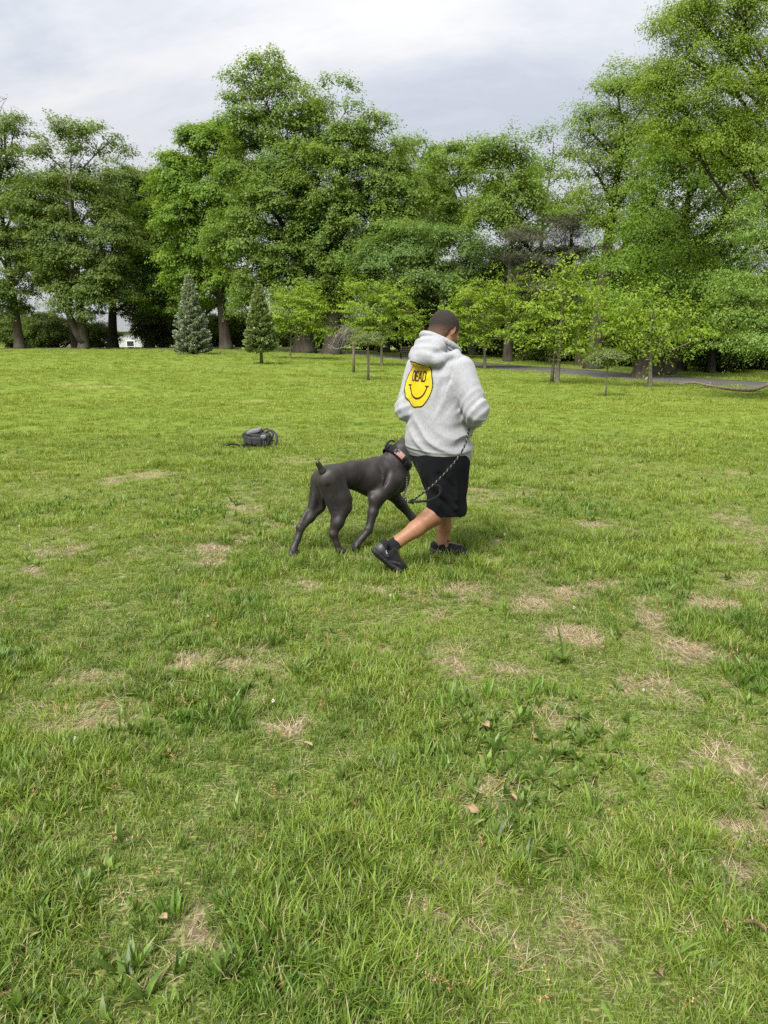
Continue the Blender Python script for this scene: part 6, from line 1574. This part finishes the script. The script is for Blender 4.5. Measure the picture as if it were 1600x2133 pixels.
# ---------------------------------------------------------------- backpack on the lawn
def build_backpack():
    X0, Y0 = -1.765, 9.80
    root = empty('backpack', (X0, Y0, .02)); root.scale = (1.12, 1.12, .98)
    tag(root, 'grey and black backpack lying on the grass', 'backpack')
    body_m = cloth('charcoal_nylon', (0.030, 0.030, 0.033), .7, .1, 300); lite = cloth('grey_nylon', (0.13, 0.13, 0.14), .7, .1, 300); strap_m = cloth('black_strap', (0.014, 0.014, 0.017), .8, .05, 300); pad_m = cloth('grey_padding', (0.055, 0.055, 0.060), .85, .1, 200)
    F = Field((-.26, -.22, -.02), (.28, .24, .30), .005)
    def block(X, Y, Z, c, s, rr):      # rounded block
        q = [np.abs(v - k_) - (h_ - rr) for v, k_, h_ in zip((X, Y, Z), c, s)]
        return np.sqrt(sum(np.maximum(v, 0) ** 2 for v in q)) + np.minimum(np.maximum(np.maximum(q[0], q[1]), q[2]), 0) - rr
    lo_, hi_ = (-.26, -.22, -.02), (.28, .24, .30)
    F.apply(lambda X, Y, Z: block(X - .12 * (Z - .1), Y, Z + .18 * X, (.005, .01, .095), (.155, .13, .095), .045), lo_, hi_, .0)
    F.apply(lambda X, Y, Z: block(X, Y, Z + .12 * X, (.02, -.115, .075), (.105, .045, .062), .03), lo_, hi_, .012)          # front pocket
    F.apply(lambda X, Y, Z: block(X, Y, Z, (.13, -.03, .10), (.045, .09, .075), .03), lo_, hi_, .012)                       # end pocket
    F.cone((-.13, -.125, .150), (.14, -.125, .115), .006, .006, .010, 'cut'); F.cone((-.09, -.165, .105), (.12, -.165, .080), .005, .005, .008, 'cut')
    F.cone((-.075, -.165, .10), (-.02, -.165, .02), .005, .005, .010, 'cut'); F.cone((.02, -.165, .02), (.115, -.165, .095), .005, .005, .010, 'cut')
    F.apply(lambda X, Y, Z: .004 - Z, lo_, hi_, 0, 'clip')
    F.wave(lambda X, Y, Z: .0045 * nz3(X, Y, Z, 60, 51))
    obj('body', F.mesh('body', body_m, 1), root)
    G = Field((-.2, -.2, .10), (.22, .2, .31), .005)
    G.apply(lambda X, Y, Z: block(X, Y, Z - .28 * X, (-.02, -.02, .205), (.085, .10, .028), .02), (-.2, -.2, .10), (.22, .2, .31), 0)
    G.wave(lambda X, Y, Z: .004 * nz3(X, Y, Z, 70, 52))
    obj('top_flap', G.mesh('top_flap', lite, 1), root)
    G = Field((.03, -.22, .06), (.22, .0, .22), .005)
    G.apply(lambda X, Y, Z: block(X, Y, Z, (.105, -.13, .135), (.035, .03, .028), .018), (.03, -.22, .06), (.22, 0, .22), 0); obj('side_pocket', G.mesh('side_pocket', lite, 1), root)
    def strap(name, pts, w, mat, flat=.25):
        flat = min(.75, flat * 1.8)
        T = Tubes(); T.add(curve_pts(pts, 6), w, 8, flat); obj(name, T.mesh(name, mat), root)
    strap('shoulder_strap', [(.10, -.03, .16), (.15, -.05, .205), (.205, -.06, .215), (.255, -.07, .15), (.258, -.08, .07), (.225, -.09, .012)], .024, pad_m, .35)
    strap('shoulder_strap', [(.06, .06, .19), (.10, .08, .215), (.15, .09, .20), (.19, .08, .14), (.17, .06, .06)], .022, pad_m, .35)
    strap('webbing', [(.235, -.08, .085), (.20, -.08, .075), (.16, -.07, .06), (.13, -.05, .04)], .008, strap_m, .4)
    strap('webbing', [(-.13, -.10, .175), (-.05, -.135, .155), (-.03, -.150, .10), (-.04, -.165, .03)], .009, strap_m, .4)
    strap('webbing', [(.06, -.10, .195), (.075, -.14, .14), (.085, -.165, .09), (.08, -.17, .03)], .009, strap_m, .4)
    strap('carry_handle', [(-.09, -.03, .17), (-.145, -.03, .175), (-.165, -.03, .13), (-.155, -.03, .085), (-.12, -.03, .075)], .011, strap_m, .4)
    strap('hip_belt', [(-.10, -.12, .03), (-.17, -.14, .02), (-.24, -.13, .028), (-.30, -.12, .03), (-.34, -.13, .014)], .018, strap_m, .4)
    strap('webbing', [(-.08, -.14, .02), (-.14, -.18, .014), (-.20, -.17, .018), (-.12, -.20, .012), (-.05, -.18, .014)], .010, strap_m, .4)
    strap('webbing', [(.02, -.14, .02), (.08, -.19, .014), (.13, -.17, .03), (.17, -.15, .014)], .010, strap_m, .4)
    for c in ((-.265, -.125, .032), (.05, -.135, .11), (.205, -.08, .075)):
        bm = bmesh.new(); bm_box(bm, c, (.032, .014, .022), None, .003); bm_obj('buckle', bm, strap_m, root)

# ---------------------------------------------------------------- bench, houses, fallen branch, litter, airplane
def build_bench():
    x, y = 1.95, 50.6
    root = empty('park_bench', (x, y, tz(x, y)), R(186))
    tag(root, 'dark slatted park bench by the path in deep shade behind the man', 'bench')
    wood = plain('dark_bench_wood', (0.035, 0.028, 0.022), .8, .2, .3, 12, .3); iron = plain('bench_iron', (0.012, 0.012, 0.013), .5, .4)
    for i in range(4):
        bm = bmesh.new(); bm_box(bm, (0, -.02 + i * .11, .45), (1.8, .09, .035), None, .006); bm_obj('seat_slat', bm, wood, root)
    for i in range(3):
        bm = bmesh.new(); bm_box(bm, (0, .40 + i * .03, .56 + i * .13), (1.8, .03, .10), None, .006); bm_obj('back_slat', bm, wood, root)
    for sx in (-.8, 0, .8):
        T = Tubes(); T.add([(sx, -.05, 0), (sx, -.03, .42), (sx, .36, .42)], .03, 6); obj('leg', T.mesh('leg', iron), root)
        T = Tubes(); T.add([(sx, .44, 0), (sx, .38, .42), (sx, .49, .88)], .03, 6); obj('leg', T.mesh('leg', iron), root)
    for sx in (-.8, .8):
        T = Tubes(); T.add([(sx, -.04, .42), (sx, -.06, .66), (sx, .36, .66)], .025, 6); obj('armrest', T.mesh('armrest', iron), root)

def house(name, x, y, rz, w, d, hw, hr, wall, roofm, label, windows, siding=True):
    zb = tz(x, y) - .3
    root = empty(name, (x, y, zb), rz)
    tag(root, label, 'house')
    V = [(-w / 2, -d / 2, 0), (w / 2, -d / 2, 0), (w / 2, d / 2, 0), (-w / 2, d / 2, 0), (-w / 2, -d / 2, hw), (w / 2, -d / 2, hw), (w / 2, d / 2, hw), (-w / 2, d / 2, hw), (-w / 2, 0, hw + hr), (w / 2, 0, hw + hr)]
    bm = bmesh.new(); vs_ = [bm.verts.new(v) for v in V]
    for f in ((0, 1, 5, 4), (2, 3, 7, 6), (0, 4, 8, 7, 3), (1, 2, 6, 9, 5)): bm.faces.new([vs_[i] for i in f])
    bm_obj('wall', bm, wall, root)
    for s in (-1, 1):
        bm = bmesh.new()
        L = math.hypot(d / 2 + .5, hr * (d / 2 + .5) / (d / 2)); a = math.atan2(hr, d / 2)
        bm_box(bm, (0, s * (d / 4 + .12), hw + hr / 2 - .02), (w + .8, L, .14), Matrix.Rotation(-s * a, 3, 'X'))
        bm_obj('roof', bm, roofm, root)
    bm = bmesh.new(); bm_box(bm, (w * .3, .4, hw + hr + .3), (.7, .7, 1.4)); bm_obj('chimney', bm, plain('chimney_brick', (0.22, 0.12, 0.09), .9), root)
    white = plain('white_trim', (0.75, 0.76, 0.77), .6, .3, .05); glass = NT('window_glass', .08, .6).color((0.03, 0.04, 0.05)).m
    for (wx, wz, ww, wh) in windows:
        fr = bmesh.new()
        for (cx, cz, sx, sz) in ((0, wh / 2, ww + .2, .1), (0, -wh / 2, ww + .2, .12), (-ww / 2, 0, .1, wh), (ww / 2, 0, .1, wh), (0, 0, ww, .06)):
            bm_box(fr, (wx + cx, -d / 2 - .03, wz + cz), (sx, .09, sz))
        o = bm_obj('window', fr, white, root)
        g = bmesh.new(); bm_box(g, (wx, -d / 2 - .012, wz), (ww, .02, wh)); bm_obj('pane', g, glass, o)

def build_houses():
    k = NT('white_siding', .6, .3); k.color(k.mix(k.noise(.6, 3, .6, k.obj()), (0.40, 0.42, 0.44), (0.50, 0.52, 0.54)))
    wv = k.n('ShaderNodeTexWave', wave_type='BANDS', bands_direction='Z'); wv.inputs['Scale'].default_value = 2.2; k.put(wv.inputs['Vector'], k.obj()); k.bump(wv.outputs['Fac'], .6, .03)
    t = NT('tan_siding', .8, .2); wx = t.n('ShaderNodeTexWave', wave_type='BANDS', bands_direction='X'); wx.inputs['Scale'].default_value = 1.2; t.put(wx.inputs['Vector'], t.obj())
    t.color(t.mix(wx.outputs['Fac'], (0.42, 0.30, 0.17), (0.58, 0.45, 0.28)))
    roof = plain('grey_shingle', (0.16, 0.165, 0.175), .9, .2, .25, 3.0)
    house('white_house', -36.5, 101, R(4), 7.6, 7, 3.6, 2.2, k.m, roof, 'small white house with paned window seen between the dark trunks', [(2.35, 1.55, 1.0, 1.5), (-.2, 1.35, 1.6, 1.4), (-2.7, 1.55, 1.0, 1.5)])
    house('tan_house', -52.5, 112, R(-8), 7.0, 8, 5.6, .9, t.m, roof, 'tan building seen through the gap beside the left edge elm', [(-2.2, 3.6, .9, 1.3), (1.5, 3.6, .9, 1.3)])
    house('grey_house', -47.5, 120, R(3), 12, 9, 3.2, 3.0, k.m, roof, 'low house with broad pale grey roof right of the tan building', [(-3, 1.8, 1.2, 1.3), (3, 1.8, 1.2, 1.3)])

def build_litter():
    rng = np.random.default_rng(77)
    # fallen branch
    P = curve_pts([(9.95, 24.4, -.18), (10.45, 24.35, -.13), (10.8, 23.95, -.20), (10.9, 23.0, -.21), (11.05, 22.25, -.20), (11.45, 22.2, -.19), (11.95, 22.6, -.12), (12.4, 22.9, .02)], 5)
    base = np.array([11.05, 22.3, tz(11.05, 22.3)])
    root = empty('fallen_branch', tuple(base)); tag(root, 'long bent fallen branch lying on the lawn before the path', 'branch')
    T = Tubes(); rr = np.interp(np.linspace(0, 1, len(P)), [0, .25, .6, .9, 1], [.02, .035, .055, .060, .045]) * rng.uniform(.9, 1.12, len(P))
    T.add(P - base, rr, 8); obj('limb', T.mesh('limb', bark('dead_bark', (0.10, 0.075, 0.055), (0.30, 0.24, 0.19), 20)), root)
    T = Tubes(); e = P[10] - base; T.add([e, e + [.10, .05, .08], e + [-.15, .25, .12]], [.025, .018, .006], 5); obj('twig', T.mesh('twig', BARK['grey']), root)
    T = Tubes(); e = P[2] - base; T.add([e, e + [-.12, -.25, -.02], e + [-.3, -.3, .0]], [.018, .012, .005], 5); obj('twig', T.mesh('twig', BARK['grey']), root)
    # dry leaves
    lm = NT('dry_leaf', .8, .2); lm.color(lm.mix(lm.noise(60, 3, .6, lm.obj()), (0.20, 0.125, 0.065), (0.36, 0.27, 0.16)))
    dm = NT('dark_clod', .95, .1); dm.color(lm and (0.05, 0.038, 0.03))
    spots = [(.40, 2.54, .075, 'tan dry leaf lying on the grass halfway between the man and the camera'), (.31, 2.0, .06, 'long crinkled tan leaf caught upright in the foreground grass'), (.96, 1.56, .07, 'pale curled leaf on the bare straw patch at the right edge'),
             (.67, 1.40, .065, 'orange-brown lobed leaf low in the grass at the bottom right'), (-.60, 1.58, .05, 'small tan leaf fragment in the weeds at the bottom left'), (-.31, 2.41, .06, 'brown leaf pieces on a worn spot left of the centre'), (.44, 2.06, .05, 'short pale leaf stub standing in the foreground grass right of centre'),
             (1.10, 1.45, .05, 'yellow-green fallen leaf in the bottom right corner')]
    for x, y, s, lab in spots:
        n = 7; V = []; s = s * .72
        az = rng.random() * 6.28; cu = rng.uniform(.6, 1.3)
        for i in range(n):
            t = i / (n - 1); w = s * .30 * (math.sin(math.pi * (t * .9 + .05)) ** .8) * rng.uniform(.8, 1.2)
            for q in (-1, -.4, 0, .4, 1): V.append((t * s, q * w, s * .16 * cu * (q * q) + s * .25 * math.sin(t * 2.4) * cu + rng.normal(0, .0015)))
        Fq = [(i * 5 + j, i * 5 + j + 1, i * 5 + 6 + j, i * 5 + 5 + j) for i in range(n - 1) for j in range(4)]
        V = np.array(V); V = np.concatenate([V, V - [0, 0, .0012]]); Fa = np.array(Fq); Fb = Fa[:, ::-1] + 5 * n
        mt = lm.m if 'yellow' not in lab else plain('yellow_leaf', (0.40, 0.42, 0.06), .7)
        o = obj('dry_leaf', mesh_np('dry_leaf', V, np.concatenate([Fa, Fb]), mt)); o.location = (x, y, .030); o.rotation_euler = (rng.normal(0, .3), rng.normal(-.15, .3), az)
        tag(o, lab, 'leaf', 'dry leaves on the lawn')
    # a taller weed
    root = empty('weed_plant', (.86, 3.13, 0)); tag(root, 'pale tall weed stalk with a leafy base on the lawn right of centre', 'plant')
    wm = leaf_material('weed_green', (0.10, 0.17, 0.03), (0.16, 0.23, 0.05), (0.22, 0.28, 0.08))
    T = Tubes(); T.add(curve_pts([(0, 0, 0), (-.01, .01, .10), (-.035, .015, .19)], 4), .0035, 6); obj('stalk', T.mesh('stalk', wm), root)
    for i in range(16):
        v, f = blade_strip((0, 0, .01), i * 2.4, rng.uniform(.4, 1.0), rng.uniform(.06, .11), rng.uniform(.014, .022), .6, 4)
        obj('leaf', mesh_np('leaf', v, np.array(f), wm, True, attrs={'tint': ('FACE', [.5] * 4), 'fresh': ('FACE', [.5] * 4)}), root)
    # airplane, far off
    root = empty('airplane', (-3813, 8000, 2320), R(200)); root.scale = (1, 1, 1); root.rotation_euler = (0, R(-14), R(172))
    tag(root, 'tiny distant airplane in the sky above the left edge tree', 'airplane')
    am = plain('airplane_hazed', (0.30, 0.33, 0.38), .5)  # pale blue-grey of distance haze put into the colour
    T = Tubes(); T.add([(-18, 0, 0), (-15, 0, 0), (12, 0, 0), (18, 0, .8)], [.5, 2, 2, .4], 8); obj('fuselage', T.mesh('fuselage', am), root)
    for s in (-1, 1):
        T = Tubes(); T.add([(-3, 0, -.5), (4, s * 16, .5)], [3.2, 1.0], 6, .12); obj('wing', T.mesh('wing', am), root)
    T = Tubes(); T.add([(13, 0, 1), (17, 0, 7)], [2.4, 1.2], 6, .2); obj('fin', T.mesh('fin', am), root)

build_backpack()
build_bench()
build_houses()
build_litter()
